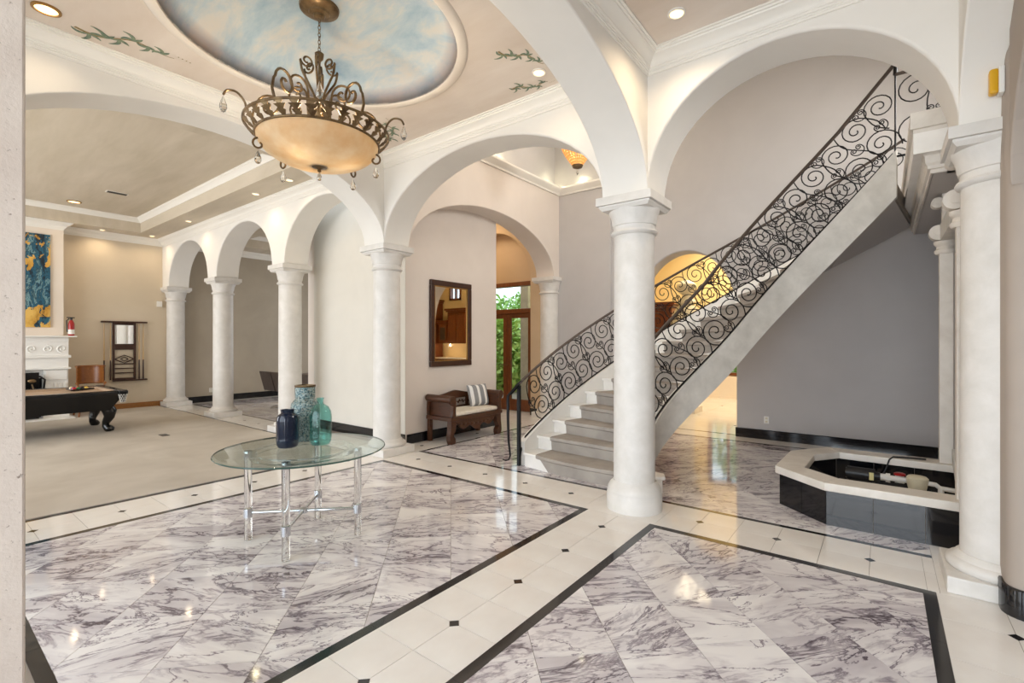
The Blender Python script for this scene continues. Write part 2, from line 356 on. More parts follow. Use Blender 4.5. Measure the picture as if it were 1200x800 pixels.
    def sphere(s, c, r, nu=12, nv=8, sc=(1, 1, 1)):
        pr = [(max(1e-4, sin(pi * i / nv)), -cos(pi * i / nv)) for i in range(nv + 1)]
        o = len(s.v); s.lathe(pr, 0, 0, nu)
        for i in range(o, len(s.v)):
            x, y, z = s.v[i]; s.v[i] = (c[0] + x * r * sc[0], c[1] + y * r * sc[1], c[2] + z * r * sc[2])
        return s
    def xform(s, mat):
        s.v = [tuple(mat @ Vector(v)) for v in s.v]; return s
    def build(s, name, mat, parent=None, smooth=None, bevel=0, seg=2, loc=None):
        off = Vector(loc) if loc is not None else (Vector(parent['_o']) if parent is not None and '_o' in parent else Vector((0, 0, 0)))
        me = bpy.data.meshes.new(name); me.from_pydata([tuple(Vector(v) - off) for v in s.v], [], s.f); me.update()
        import bmesh
        bm = bmesh.new(); bm.from_mesh(me); bmesh.ops.recalc_face_normals(bm, faces=bm.faces); bm.to_mesh(me); bm.free()
        me.materials.append(mat if not isinstance(mat, str) else M[mat])
        if smooth:
            me.shade_smooth(); me.set_sharp_from_angle(angle=radians(smooth))
        o = bpy.data.objects.new(name, me); COL.objects.link(o)
        if parent is not None:
            o.parent = parent
            o['_o'] = tuple(off)
        elif loc is not None: o.location = loc
        if parent is None: o['_o'] = tuple(off)
        if bevel:
            b = o.modifiers.new('bevel', 'BEVEL'); b.width = bevel; b.segments = seg; b.limit_method = 'ANGLE'; b.angle_limit = radians(40)
        return o

def tag(o, label, cat, group=None, kind=None):
    if label: o['label'] = label
    if cat: o['category'] = cat
    if group: o['group'] = group
    if kind: o['kind'] = kind
    return o
def thing(name, loc, label, cat, group=None, rz=0):
    o = bpy.data.objects.new(name, None); COL.objects.link(o); o.location = loc; o.empty_display_size = 0.1
    o['_o'] = tuple(loc); tag(o, label, cat, group)
    return o
def struct(o): o['kind'] = 'structure'; return o
def kids(o): return [c for c in COL.objects if c.parent == o]
def copy_tree(o, par=None):
    c = o.copy(); COL.objects.link(c)
    if par is not None: c.parent = par
    for ch in [x for x in bpy.data.objects if x.parent == o]: copy_tree(ch, c)
    return c

# ================================================================ STRUCTURE
Z0, ZT, ZC = 2.79, 3.70, 3.90          # spring line, arch crown, ceiling
YF, YB = 3.92, 4.34                    # arcade row faces
XA0, XA1 = -5.56, -5.14                # pool-side arch line
XB0, XB1 = -2.00, -1.58                # arch line from the main column
SY = 0.19                              # entry-side pilaster face

def arch_wall(name, axis, lo, hi, spans, s0, s1, top, mat, rise=None, bevel=0.02, zs=Z0):
    """wall lo..hi thick, s0..s1 long, from the spring line up, with elliptical openings"""
    pts = []                            # lower outline
    s = s0
    for a, b in sorted(spans):
        if a > s: pts += [(s, zs), (a, zs)]
        n = 28; r = (ZT - zs) if rise is None else rise
        for i in range(0 if a <= s else 1, n + 1):
            t = pi * i / n; pts.append(((a + b) / 2 - cos(t) * (b - a) / 2, zs + sin(t) * r))
        s = b
    if s < s1: pts.append((s1, zs)) if pts and abs(pts[-1][0] - s) < 1e-6 else pts.extend([(s, zs), (s1, zs)])
    q = []
    for p in pts:
        if not q or abs(p[0] - q[-1][0]) + abs(p[1] - q[-1][1]) > 1e-5: q.append(p)
    n = len(q); vs = []; fs = []
    def P(a, t, z): return (a, t, z) if axis == 'x' else (t, a, z)
    for a, z in q:
        vs += [P(a, lo, z), P(a, hi, z), P(a, lo, top), P(a, hi, top)]
    for i in range(n - 1):
        A = i * 4; B = A + 4
        if abs(q[i][0] - q[i + 1][0]) < 1e-6: continue
        fs += [(A, A + 2, B + 2, B), (A + 1, B + 1, B + 3, A + 3), (A, B, B + 1, A + 1), (A + 2, A + 3, B + 3, B + 2)]
    fs += [(0, 1, 3, 2), ((n - 1) * 4, (n - 1) * 4 + 2, (n - 1) * 4 + 3, (n - 1) * 4 + 1)]
    m = MB(); m.add(vs, fs); o = m.build(name, mat, smooth=30, bevel=bevel, seg=3); return struct(o)

CX = [-13.31, -10.64, -7.95, -5.35, -1.79]     # column centres along the arcade
RY = 4.13
h = 0.21
arch_wall('wall_arcade', 'x', YF, YB, [(CX[0] + h, CX[1] - h), (CX[1] + h, CX[2] - h), (CX[2] + h, XA0), (XA1, XB0), (XB1, 0.36)], -13.55, 0.9, ZC + 0.04, 'white_plaster')
arch_wall('wall_pool_arch', 'y', XA0, XA1, [(SY, YF)], -0.3, YF + 0.02, ZC + 0.04, 'white_plaster')
arch_wall('wall_foyer_arch', 'y', XB0, XB1, [(SY, YF)], -0.3, YF + 0.02, ZC + 0.04, 'white_plaster')
arch_wall('wall_right_arch', 'y', 0.36, 0.56, [(SY, YF)], -0.3, YF + 0.02, ZC + 0.04, 'white_plaster')
arch_wall('wall_bench_arch', 'y', XA0, XA1, [(YB, 8.0)], YB - 0.02, 8.24, 4.46, 'pink_plaster')
arch_wall('wall_entry_arch', 'x', -0.24, SY, [(XB1, 0.36)], XB1 - 0.02, 0.6, ZC + 0.04, 'white_plaster')

# right wall with a rounded opening nearer the camera
def wall_right():
    m = MB()
    pl = [(0.54, 3.95), (0.54, 3.82)]
    for i in range(1, 7):
        a = pi / 2 * i / 6; pl.append((0.54 + 0.09 * (1 - cos(a)), 3.82 - 0.09 * sin(a)))
    pl += [(1.3, 3.73), (1.3, 3.95)]
    m.prism(pl, 0, ZC); struct(m.build('wall_right', 'jamb_in_shade', smooth=35))
    n = 20; P = []
    for i in range(n + 1):
        t = pi * i / n; P.append((2.0 - cos(t) * 1.73, 2.35 + sin(t) * 1.05))
    m = MB(); m.slab([(0.27, ZC), (0.27, 2.35)] + P[1:-1] + [(3.73, 2.35), (3.73, ZC)], lambda a, b: (0.545, a, b), lambda a, b: (1.3, a, b))
    struct(m.build('wall_right_upper', 'jamb_in_shade', bevel=0.03, seg=3))
    m = MB(); m.box(1.9, 2.0, -0.3, 4.0, 0, ZC); struct(m.build('wall_right_outer', 'grey_plaster'))
wall_right()

def box_struct(name, mat, *b):
    m = MB(); m.box(*b); return struct(m.build(name, mat))
# stair hall shell
box_struct('wall_stair_upper', 'white_plaster', -5.6, 2.45, 3.94, YB - 0.02, ZC, 5.8)
def back_wall():
    c, a, b, zs = -2.70, 0.85, 1.10, 1.95
    n = 28; P = [(c - cos(pi * i / n) * a, zs + sin(pi * i / n) * b) for i in range(n + 1)]
    pl = [(-4.05, 0), (-4.05, 5.8), (2.45, 5.8), (2.45, 0), (c + a, 0)] + P[::-1] + [(c - a, 0)]
    m = MB(); m.slab(pl, lambda x, z: (x, 8.25, z), lambda x, z: (x, 8.62, z))
    struct(m.build('wall_stair_back', 'grey_plaster', smooth=30, bevel=0.02, seg=2))
    m = MB(); m.box(-5.3, -4.02, 8.19, 8.6, 0, 5.8); struct(m.build('wall_stair_back_left', 'grey_plaster', bevel=0.015))
back_wall()
box_struct('wall_stair_left_upper', 'grey_plaster', -5.6, -5.24, 4.32, 8.3, 4.44, 5.8)
box_struct('wall_stair_right_lower', 'grey_plaster', 0.575, 0.75, YB, 8.3, 0, 2.9)
box_struct('wall_stair_right_upper', 'grey_plaster', 2.4, 2.5, YB, 8.3, 2.9, 5.8)
box_struct('ceiling_stair_hall', 'ceiling_cream', -5.6, 2.5, 4.3, 8.65, 5.8, 5.9)
# closet block behind the last arcade arch and the mirror wall
def block():
    pl = []
    def rnd(cx, cy, a0):
        for i in range(6):
            a = radians(a0 + 90 * i / 5); pl.append((cx + 0.06 * cos(a), cy + 0.06 * sin(a)))
    rnd(-8.2, 4.66, 180); pl.append((-5.53, 4.6)); rnd(-5.59, 6.66, 0); pl.append((-8.26, 6.72))
    m = MB(); m.prism(pl, 0, 4.38); struct(m.build('wall_mirror', 'pink_plaster', smooth=35))
    m = MB(); m.box(-8.0, -5.525, 4.588, 4.60, 0, ZC); struct(m.build('wall_alcove', 'alcove_plaster'))
block()
# pool room and dining room shell
box_struct('wall_pool_end', 'sand_paint', -13.7, -13.5, -3.6, YB - 0.1, 0, 4.3)
box_struct('wall_dining_end', 'taupe_paint', -13.65, -13.45, YB - 0.1, 8.9, 0, 4.3)
box_struct('wall_dining_back', 'taupe_paint', -13.6, -8.1, 8.7, 8.9, 0, 4.3)
box_struct('wall_dining_right', 'taupe_paint', -8.25, -8.1, 6.72, 8.7, 0, 4.3)
box_struct('wall_pool_window_left', 'sand_paint', -13.6, -13.0, -3.6, -3.4, 0, 4.3)
box_struct('wall_pool_window_right', 'sand_paint', -6.2, -5.56, -3.6, -3.4, 0, 4.3)
box_struct('wall_pool_window_top', 'sand_paint', -13.6, -5.5, -3.6, -3.4, 3.5, 4.3)
box_struct('wall_pool_side', 'sand_paint', -5.7, -5.56, -3.5, -0.3, 0, 4.3)
# entry vestibule: side walls and head over the glass
box_struct('wall_entry_head', 'white_plaster', -5.6, 0.9, -2.2, -2.0, 3.6, 4.0)
box_struct('ceiling_entry', 'ceiling_cream', -5.6, 2.0, -2.2, -0.28, 3.95, 4.05)
box_struct('wall_entry_right', 'white_plaster', 0.9, 1.0, -2.2, -0.2, 0, 4.0)
# bench hall behind the mirror wall
box_struct('wall_hall_left', 'tan_paint', -8.1, -8.0, 6.7, 8.7, 0, 4.4)
box_struct('ceiling_hall', 'ceiling_cream', -8.05, -5.5, 6.6, 8.7, 4.3, 4.4)
def niche():
    c, a, b, zs = -6.72, 0.96, 1.12, 2.74
    n = 24; P = [(c - cos(pi * i / n) * a, zs + sin(pi * i / n) * b) for i in range(n + 1)]
    pl = [(-8.05, 0), (-8.05, 4.35), (-5.2, 4.35), (-5.2, 0), (c + a, 0)] + P[::-1] + [(c - a, 0)]
    m = MB(); m.slab(pl, lambda x, z: (x, 8.06, z), lambda x, z: (x, 8.30, z)); struct(m.build('wall_hall_niche', 'tan_paint', smooth=30, bevel=0.015))
    m = MB(); m.box(-8.05, -7.32, 8.30, 8.42, 0, 4.35); m.box(-5.80, -5.2, 8.30, 8.42, 0, 4.35); m.box(-7.32, -5.80, 8.30, 8.42, 2.80, 4.35)
    struct(m.build('wall_hall_door_surround', 'tan_paint'))
niche()
# kitchen beyond the stair-hall arch
box_struct('wall_kitchen_left', 'yellow_paint', -6.0, -5.9, 8.4, 13.8, 0, 4.6)
box_struct('wall_kitchen_right', 'yellow_paint', 4.4, 4.5, 8.6, 13.8, 0, 4.6)
box_struct('wall_kitchen_front', 'yellow_paint', 2.5, 4.5, 8.5, 8.62, 0, 4.6)
box_struct('ceiling_kitchen', 'ceiling_cream', -6.0, 4.5, 8.6, 13.8, 4.5, 4.6)
def kitchen_far():
    m = MB(); Y0, Y1 = 13.6, 13.75
    for x0, x1, z0, z1 in [(-6, -3.75, 0, 4.5), (-3.75, -2.75, 0, 0.62), (-3.75, -2.75, 2.3, 4.5), (-2.75, 2.0, 0, 4.5), (2.0, 2.62, 0, 3.15), (2.0, 2.62, 3.85, 4.5), (2.62, 4.5, 0, 4.5)]:
        m.box(x0, x1, Y0, Y1, z0, z1)
    struct(m.build('wall_kitchen_far', 'yellow_paint'))
    m = MB(); m.box(-5.9, 1.2, 13.56, 13.6, 0, 0.6); struct(m.build('baseboard_kitchen', 'cream_plaster'))
    for nm, x0, x1, z0, z1 in [('window_2', -3.75, -2.75, 0.62, 2.3), ('window_3', 2.0, 2.62, 3.15, 3.85)]:
        w = MB(); t = 0.07
        w.box(x0, x1, 13.55, 13.72, z0, z0 + t); w.box(x0, x1, 13.55, 13.72, z1 - t, z1); w.box(x0, x0 + t, 13.55, 13.72, z0, z1); w.box(x1 - t, x1, 13.55, 13.72, z0, z1)
        w.box((x0 + x1) / 2 - 0.03, (x0 + x1) / 2 + 0.03, 13.57, 13.7, z0, z1)
        f = struct(w.build(nm, 'door_wood')); p = MB(); p.box(x0 + t, x1 - t, 13.63, 13.64, z0 + t, z1 - t); p.build('pane', 'pane', f)
kitchen_far()

# ---------------------------------------------------------------- ceilings
def ceiling_ring(name, mat, x0, x1, y0, y1, cx, cy, a, b, z, th=0.05):
    n = 96; vs = []; fs = []
    for i in range(n):
        t = 2 * pi * i / n; dx, dy = cos(t), sin(t)
        k = min(((x1 - cx) / dx) if dx > 1e-9 else ((x0 - cx) / dx if dx < -1e-9 else 1e9), ((y1 - cy) / dy) if dy > 1e-9 else ((y0 - cy) / dy if dy < -1e-9 else 1e9))
        e = 1 / sqrt((dx / a) ** 2 + (dy / b) ** 2)
        vs += [(cx + dx * e, cy + dy * e, z), (cx + dx * k, cy + dy * k, z)]
    for i in range(n):
        j = (i + 1) % n; fs.append((2 * i, 2 * i + 1, 2 * j + 1, 2 * j))
    # square corners
    c = [(x0, y0), (x1, y0), (x1, y1), (x0, y1)]
    m = MB(); m.add(vs, fs)
    for q in c:
        best = sorted(range(n), key=lambda i: (vs[2 * i + 1][0] - q[0]) ** 2 + (vs[2 * i + 1][1] - q[1]) ** 2)[:2]
        m.add([vs[2 * best[0] + 1], (q[0], q[1], z), vs[2 * best[1] + 1]], [(0, 1, 2)])
    return struct(m.build(name, mat))
DX, DY, DA, DB = -3.5, 2.07, 1.04, 1.09
ceiling_ring('ceiling_foyer', 'ceiling_faux', XA1, XB0, SY - 0.5, YF, DX, DY, DA, DB, ZC)
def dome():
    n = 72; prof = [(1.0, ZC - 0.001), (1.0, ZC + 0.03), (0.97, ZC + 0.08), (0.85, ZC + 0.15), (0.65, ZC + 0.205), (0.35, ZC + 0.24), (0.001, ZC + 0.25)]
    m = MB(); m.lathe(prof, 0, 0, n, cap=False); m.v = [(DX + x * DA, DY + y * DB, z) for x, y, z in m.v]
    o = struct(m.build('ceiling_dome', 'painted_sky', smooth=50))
    def ring(name, mat, k0, k1, z0, z1):
        pr = [(k0, z1), (k0, z0 + 0.004), (k0 + 0.01, z0), (k1 - 0.02, z0), (k1, z0 + 0.02), (k1, z1), (k0, z1)]
        r = MB(); r.lathe(pr, 0, 0, n, cap=False); r.v = [(DX + x * DA, DY + y * DB, z) for x, y, z in r.v]; r.build(name, mat, o, smooth=50)
    ring('rim_moulding', 'cream_plaster', 1.0, 1.085, ZC - 0.018, ZC + 0.01)
dome()
box_struct('ceiling_right_bay', 'ceiling_faux', XB1, 0.6, -0.3, YF, ZC, ZC + 0.06)
def tray(name, x0, x1, y0, y1, ix0, ix1, iy0, iy1, zt, mat_s, mat_c):
    m = MB()
    for b in [(x0, x1, y0, iy0), (x0, x1, iy1, y1), (x0, ix0, iy0, iy1), (ix1, x1, iy0, iy1)]:
        m.box(b[0], b[1], b[2], b[3], ZC, zt + 0.08)
    o = struct(m.build(name, mat_s))
    c = MB(); c.box(ix0 - 0.01, ix1 + 0.01, iy0 - 0.01, iy1 + 0.01, zt, zt + 0.06); struct(c.build(name + '_tray', mat_c))
    pr = [(0, zt - 0.10), (0.012, zt - 0.10), (0.02, zt - 0.08), (0.065, zt - 0.035), (0.075, zt - 0.03), (0.075, zt - 0.015), (0.085, zt - 0.012), (0.085, zt), (0, zt)]
    t = MB(); t.sweep(pr, [(ix0, iy0), (ix0, iy1), (ix1, iy1), (ix1, iy0)], closed=True); return t
t1 = tray('ceiling_pool', -13.55, XA0, -3.5, YF, -12.9, -6.25, -2.7, 3.34, 4.21, 'ceiling_brushed', 'ceiling_brushed')
struct(t1.build('trim_1', 'crown_white', smooth=25))
t2 = tray('ceiling_dining', -13.5, -8.1, YB, 8.7, -12.7, -8.9, 5.1, 7.9, 4.21, 'ceiling_brushed', 'ceiling_brushed')
struct(t2.build('trim_2', 'crown_white', smooth=25))
# crown mouldings (profile: out from the wall, height)
def crown_prof(z, h=0.15, o=0.14):
    P = [(0, -h), (0.012, -h), (0.014, -h + 0.014), (0.020, -h + 0.016), (0.020, -h + 0.028), (0.028, -h + 0.030), (0.030, -h + 0.040), (0.040, -h + 0.046)]
    for i in range(1, 8):
        f = i / 8; P.append((0.040 + (o - 0.075) * (f ** 1.6), -h + 0.046 + (h - 0.085) * (f ** 0.75)))
    P += [(o - 0.034, -0.040), (o - 0.030, -0.028), (o - 0.018, -0.026), (o - 0.016, -0.014), (o, -0.012), (o, 0), (0, 0)]
    return [(x, z + y) for x, y in P]
def crown(n, path, z=ZC, closed=False):
    m = MB(); m.sweep(crown_prof(z), path, closed); return struct(m.build('trim_%d' % n, 'crown_white', smooth=12))
crown(3, [(XA1, SY), (XA1, YF), (XB0, YF), (XB0, SY)][::1], closed=True)
crown(4, [(XB1, SY), (XB1, YF), (0.36, YF), (0.36, SY)], closed=True)
crown(5, [(-13.1, 0.4), (-13.1, 2.11), (-13.5, 2.11), (-13.5, YF), (XA0, YF), (XA0, -3.3)])
crown(6, [(-13.45, YB), (-13.45, 8.7)])
# light cove of the stair hall
pr = [(0, 4.42), (0.02, 4.42), (0.03, 4.45), (0.08, 4.50), (0.10, 4.53), (0.10, 4.56), (0.085, 4.56), (0.085, 4.54), (0, 4.54)]
m = MB(); m.sweep(pr, [(XA1, YB), (XA1, 8.19), (-3.9, 8.19)]); struct(m.build('trim_7', 'crown_white', smooth=25))
# baseboards
def base(n, mat, path, hgt, th=0.02):
    m = MB(); m.sweep([(0, 0), (th, 0), (th, hgt - 0.008), (th - 0.006, hgt), (0, hgt)], path); return struct(m.build('baseboard_' + n, mat))
base('dining', 'black_base', [(-13.45, YB + 0.02), (-13.45, 8.7), (-8.25, 8.7)], 0.15)
base('alcove', 'black_base', [(-8.0, 4.588), (-5.52, 4.588)], 0.15)
base('mirror', 'black_base', [(-5.30, 4.62), (-5.53, 4.62), (-5.53, 6.70), (-5.6, 6.72)][1:], 0.14)
base('stair_back', 'black_base', [(-1.86, 8.6), (-1.86, 8.245), (0.575, 8.245), (0.575, 6.5)][1:], 0.145)
base('pool', 'oak_base', [(-13.5, 2.12), (-13.5, YF)], 0.12)
base('hall', 'black_base', [(-5.75, 8.06), (-5.2, 8.06)], 0.14)
m = MB(); pl = [(0.54, 3.9), (0.54, 3.82)] + [(0.54 + 0.09 * (1 - cos(pi / 2 * i / 6)), 3.82 - 0.09 * sin(pi / 2 * i / 6)) for i in range(1, 7)] + [(1.25, 3.73)]
m.sweep([(0, 0), (0.018, 0), (0.018, 0.15), (0.012, 0.158), (0, 0.158)], pl[::-1][::-1]); struct(m.build('baseboard_right', 'black_base', smooth=40))

# ---------------------------------------------------------------- floor
fl = MB(); fl.box(-13.7, 4.5, -3.6, 13.8, -0.12, -0.003); FLOOR = struct(fl.build('floor', 'grout')); 
TH = 0.0
_tc = [0]
def clip(poly, f):
    out = []
    for i in range(len(poly)):
        a, b = poly[i], poly[(i + 1) % len(poly)]; fa, fb = f(a), f(b)
        if fa >= 0: out.append(a)
        if (fa >= 0) != (fb >= 0):
            t = fa / (fa - fb); out.append((a[0] + (b[0] - a[0]) * t, a[1] + (b[1] - a[1]) * t))
    return out
def clip_rect(poly, x0, x1, y0, y1):
    for f in (lambda p: p[0] - x0, lambda p: x1 - p[0], lambda p: p[1] - y0, lambda p: y1 - p[1]):
        poly = clip(poly, f)
        if len(poly) < 3: return []
    return poly
def parea(p): return abs(sum(p[i][0] * p[(i + 1) % len(p)][1] - p[(i + 1) % len(p)][0] * p[i][1] for i in range(len(p)))) / 2
_shared = {}
def lay(name, mat, poly, z=0.0):
    cx = sum(p[0] for p in poly) / len(poly); cy = sum(p[1] for p in poly) / len(poly)
    key = (mat, tuple((round(p[0] - cx, 4), round(p[1] - cy, 4)) for p in poly))
    me = _shared.get(key)
    if me is None:
        m = MB(); m.prism([(p[0] - cx, p[1] - cy) for p in poly], -0.012, 0.0)
        me = bpy.data.meshes.new(name); me.from_pydata(m.v, [], m.f); me.update(); me.materials.append(M[mat]); _shared[key] = me
    o = bpy.data.objects.new(name, me); COL.objects.link(o); o.parent = FLOOR; o.location = (cx, cy, z); return o
def shrink(poly, g=0.0022):
    cx = sum(p[0] for p in poly) / len(poly); cy = sum(p[1] for p in poly) / len(poly); out = []
    for x, y in poly:
        d = sqrt((x - cx) ** 2 + (y - cy) ** 2) or 1; out.append((x - (x - cx) / d * g, y - (y - cy) / d * g))
    return out
def marble_field(x0, x1, y0, y1, T, u0, w0, skip=None):
    """diagonal slabs; u=x+y, w=y-x; T is the tile diagonal step along u"""
    du = T
    for i in range(-60, 60):
        for j in range(-60, 60):
            ua, ub, wa, wb = u0 + i * du, u0 + (i + 1) * du, w0 + j * du, w0 + (j + 1) * du
            poly = [((u - w) / 2, (u + w) / 2) for u, w in ((ua, wa), (ub, wa), (ub, wb), (ua, wb))]
            if max(p[0] for p in poly) < x0 or min(p[0] for p in poly) > x1 or max(p[1] for p in poly) < y0 or min(p[1] for p in poly) > y1: continue
            q = clip_rect(poly, x0, x1, y0, y1)
            if len(q) < 3 or parea(q) < 0.003: continue
            if skip and skip(sum(p[0] for p in q) / len(q), sum(p[1] for p in q) / len(q)): continue
            lay('marble_slab', 'marble', shrink(q))
def strip(x0, x1, y0, y1, L=0.6):
    nx = max(1, round((x1 - x0) / L)) if x1 - x0 > y1 - y0 else 1; ny = max(1, round((y1 - y0) / L)) if y1 - y0 >= x1 - x0 else 1
    for i in range(nx):
        for j in range(ny):
            a, b = x0 + (x1 - x0) * i / nx, x0 + (x1 - x0) * (i + 1) / nx; c, d = y0 + (y1 - y0) * j / ny, y0 + (y1 - y0) * (j + 1) / ny
            lay('border_strip', 'black_tile', shrink([(a, c), (b, c), (b, d), (a, d)], 0.0008))
def border(x0, x1, y0, y1, w=0.062, L=0.6, sides='lrbt'):
    if 'b' in sides: strip(x0, x1, y0, y0 + w, L)
    if 't' in sides: strip(x0, x1, y1 - w, y1, L)
    if 'l' in sides: strip(x0, x0 + w, y0 + w, y1 - w, L)
    if 'r' in sides: strip(x1 - w, x1, y0 + w, y1 - w, L)
INL = 0.034
def path_tiles(x0, x1, y0, y1, px, py, sx, sy, inl=True, phase=(0, 0), skip=None):
    """square tiles sx by sy with joints at px, py; every second crossing on the centre line is cut for an inlay"""
    i0, i1 = math.floor((x0 - px) / sx), math.ceil((x1 - px) / sx); j0, j1 = math.floor((y0 - py) / sy), math.ceil((y1 - py) / sy)
    for i in range(i0, i1):
        for j in range(j0, j1):
            a, b, c, d = px + i * sx, px + (i + 1) * sx, py + j * sy, py + (j + 1) * sy
            poly = [(a, c), (b, c), (b, d), (a, d)]
            if inl:
                q = []
                for (X, Y), (ii, jj), (s1, s2) in zip(poly, ((i, j), (i + 1, j), (i + 1, j + 1), (i, j + 1)), ((0, 1), (1, 0), (0, 1), (1, 0))):
                    if inl(ii, jj):
                        ex = INL if X == a else -INL; ey = INL if Y == c else -INL
                        k = [(X + ex, Y), (X, Y + ey)]; q += k if s1 == 1 and False else ([(X, Y + ey), (X + ex, Y)] if (ii, jj) in ((i, j), (i + 1, j + 1)) else [(X + ex, Y), (X, Y + ey)])
                    else: q.append((X, Y))
                poly = q
            q = clip_rect(poly, x0, x1, y0, y1)
            if len(q) < 3 or parea(q) < 0.002: continue
            mx, my = sum(p[0] for p in q) / len(q), sum(p[1] for p in q) / len(q)
            if skip and skip(mx, my): continue
            lay('tile', 'cream_tile', shrink(q))
    if inl:
        for i in range(i0, i1 + 1):
            for j in range(j0, j1 + 1):
                X, Y = px + i * sx, py + j * sy
                if inl(i, j) and x0 + 0.02 < X < x1 - 0.02 and y0 + 0.02 < Y < y1 - 0.02 and not (skip and skip(X, Y)):
                    r = INL - 0.0015; lay('inlay', 'black_tile', [(X - r, Y), (X, Y - r), (X + r, Y), (X, Y + r)])
LX0, LX1, PY1 = -5.044, -2.096, 3.833
RX0, RX1 = -1.524, 0.252
LY0, SYL = 0.385, 4.419
w = 0.062
border(LX0, LX1, LY0, PY1, w); marble_field(LX0 + w, LX1 - w, LY0 + w, PY1 - w, 0.64, 0.0, 0.18)
border(RX0, RX1, LY0 - 0.6, PY1, w); marble_field(RX0 + w, RX1 - w, LY0 - 0.6 + w, PY1 - w, 0.57, 2.27, 0.32)
# path between the two panels, path along the arcade, path on the pool side
path_tiles(LX1, RX0, -0.3, PY1, -1.81, 1.27, 0.286, 0.283, lambda i, j: i % 2 == 0 and j % 2 == 0)
path_tiles(-5.67, -1.80, PY1, SYL, -2.45, 4.126, 0.2825, 0.293, lambda i, j: j % 2 == 0 and i % 2 == 0 and -2.45 + i * 0.2825 < -2.3)
path_tiles(-1.80, 0.27, PY1, SYL, -0.64, 4.126, 0.2845, 0.293, lambda i, j: j % 2 == 0 and i % 2 == 0 and -0.64 + i * 0.2845 > -1.4)
path_tiles(-5.64, LX0, 0.0, PY1, -5.342, 1.25, 0.302, 0.283, lambda i, j: i % 2 == 0 and j % 2 == 0)
path_tiles(-13.45, -5.67, PY1 + 0.05, SYL, -5.67, 4.126, 0.57, 0.293, lambda i, j: j % 2 == 0 and True)
path_tiles(RX1, 1.3, 2.2, PY1, 0.54, 3.5, 0.42, 0.42, lambda i, j: i == 0 and j == 0)
path_tiles(0.27, 1.3, PY1, SYL, 0.54, 3.92, 0.42, 0.42, None)
strip(-5.70, -5.64, 0.0, PY1 - 0.01); strip(-13.45, -5.67, PY1 - 0.01, PY1 + 0.045, 1.0)
# stair hall panel under the stairs and the bench
border(LX0, 0.27, SYL, 7.88, 0.05, 0.8, 'lb'); strip(LX0, 0.27, 7.83, 7.88, 0.8); strip(LX0 - 0.5, 0.57, 8.33, 8.38, 0.8)
def under_stair(x, y):
    r = sqrt((x + 0.1) ** 2 + (y - 4.68) ** 2); a = math.degrees(atan2(y - 4.68, -(x + 0.1)))
    return False
marble_field(LX0 + 0.05, 0.27, SYL + 0.05, 7.83, 0.68, 0.1, 0.25, lambda x, y: (x > -2.9 and y > 6.3 and x < -0.9 and y < 7.6 and False))
path_tiles(LX0, 0.27, 7.88, 8.33, -1.2, 7.88, 0.6, 0.45, None)
path_tiles(-5.53, LX0, SYL, 8.3, -5.29, 4.7, 0.60, 0.60, lambda i, j: i == 0)
path_tiles(0.27, 0.575, SYL, 8.3, 0.27, 4.4, 0.6, 0.6, None)
# dining room and hall floors, kitchen floor
strip(-13.1, -8.3, SYL, SYL + 0.05, 1.2); strip(-13.1, -13.05, SYL + 0.05, 8.6, 1.2)
marble_field(-13.05, -8.3, SYL + 0.05, 8.6, 1.3, 0.0, 0.2)
path_tiles(-13.45, -13.1, SYL, 8.6, -13.45, 4.4, 0.35, 0.6, None)
path_tiles(-8.1, -5.53, 6.72, 8.3, -9.0, 6.72, 0.6, 0.53, None)
path_tiles(-6.0, 4.5, 8.38, 13.6, -1.2, 8.38, 0.9, 0.9, lambda i, j: (i + j) % 2 == 0)
# wall-to-wall carpet of the pool room
m = MB(); m.box(-13.5, -5.70, -3.4, PY1 - 0.01, -0.003, 0.008); m.build('carpet', 'carpet', FLOOR)
v = MB(); v.box(-9.22, -9.02, 2.62, 2.72, 0.008, 0.012); v.build('floor_vent', 'plastic_black', FLOOR)
# patios outside the glazing
box_struct('floor_patio_back', 'ground', -16, 8, 8.45, 30, -0.14, -0.125) 
box_struct('floor_patio_front', 'ground', -16, 8, -14, -3.4, -0.14, -0.06)

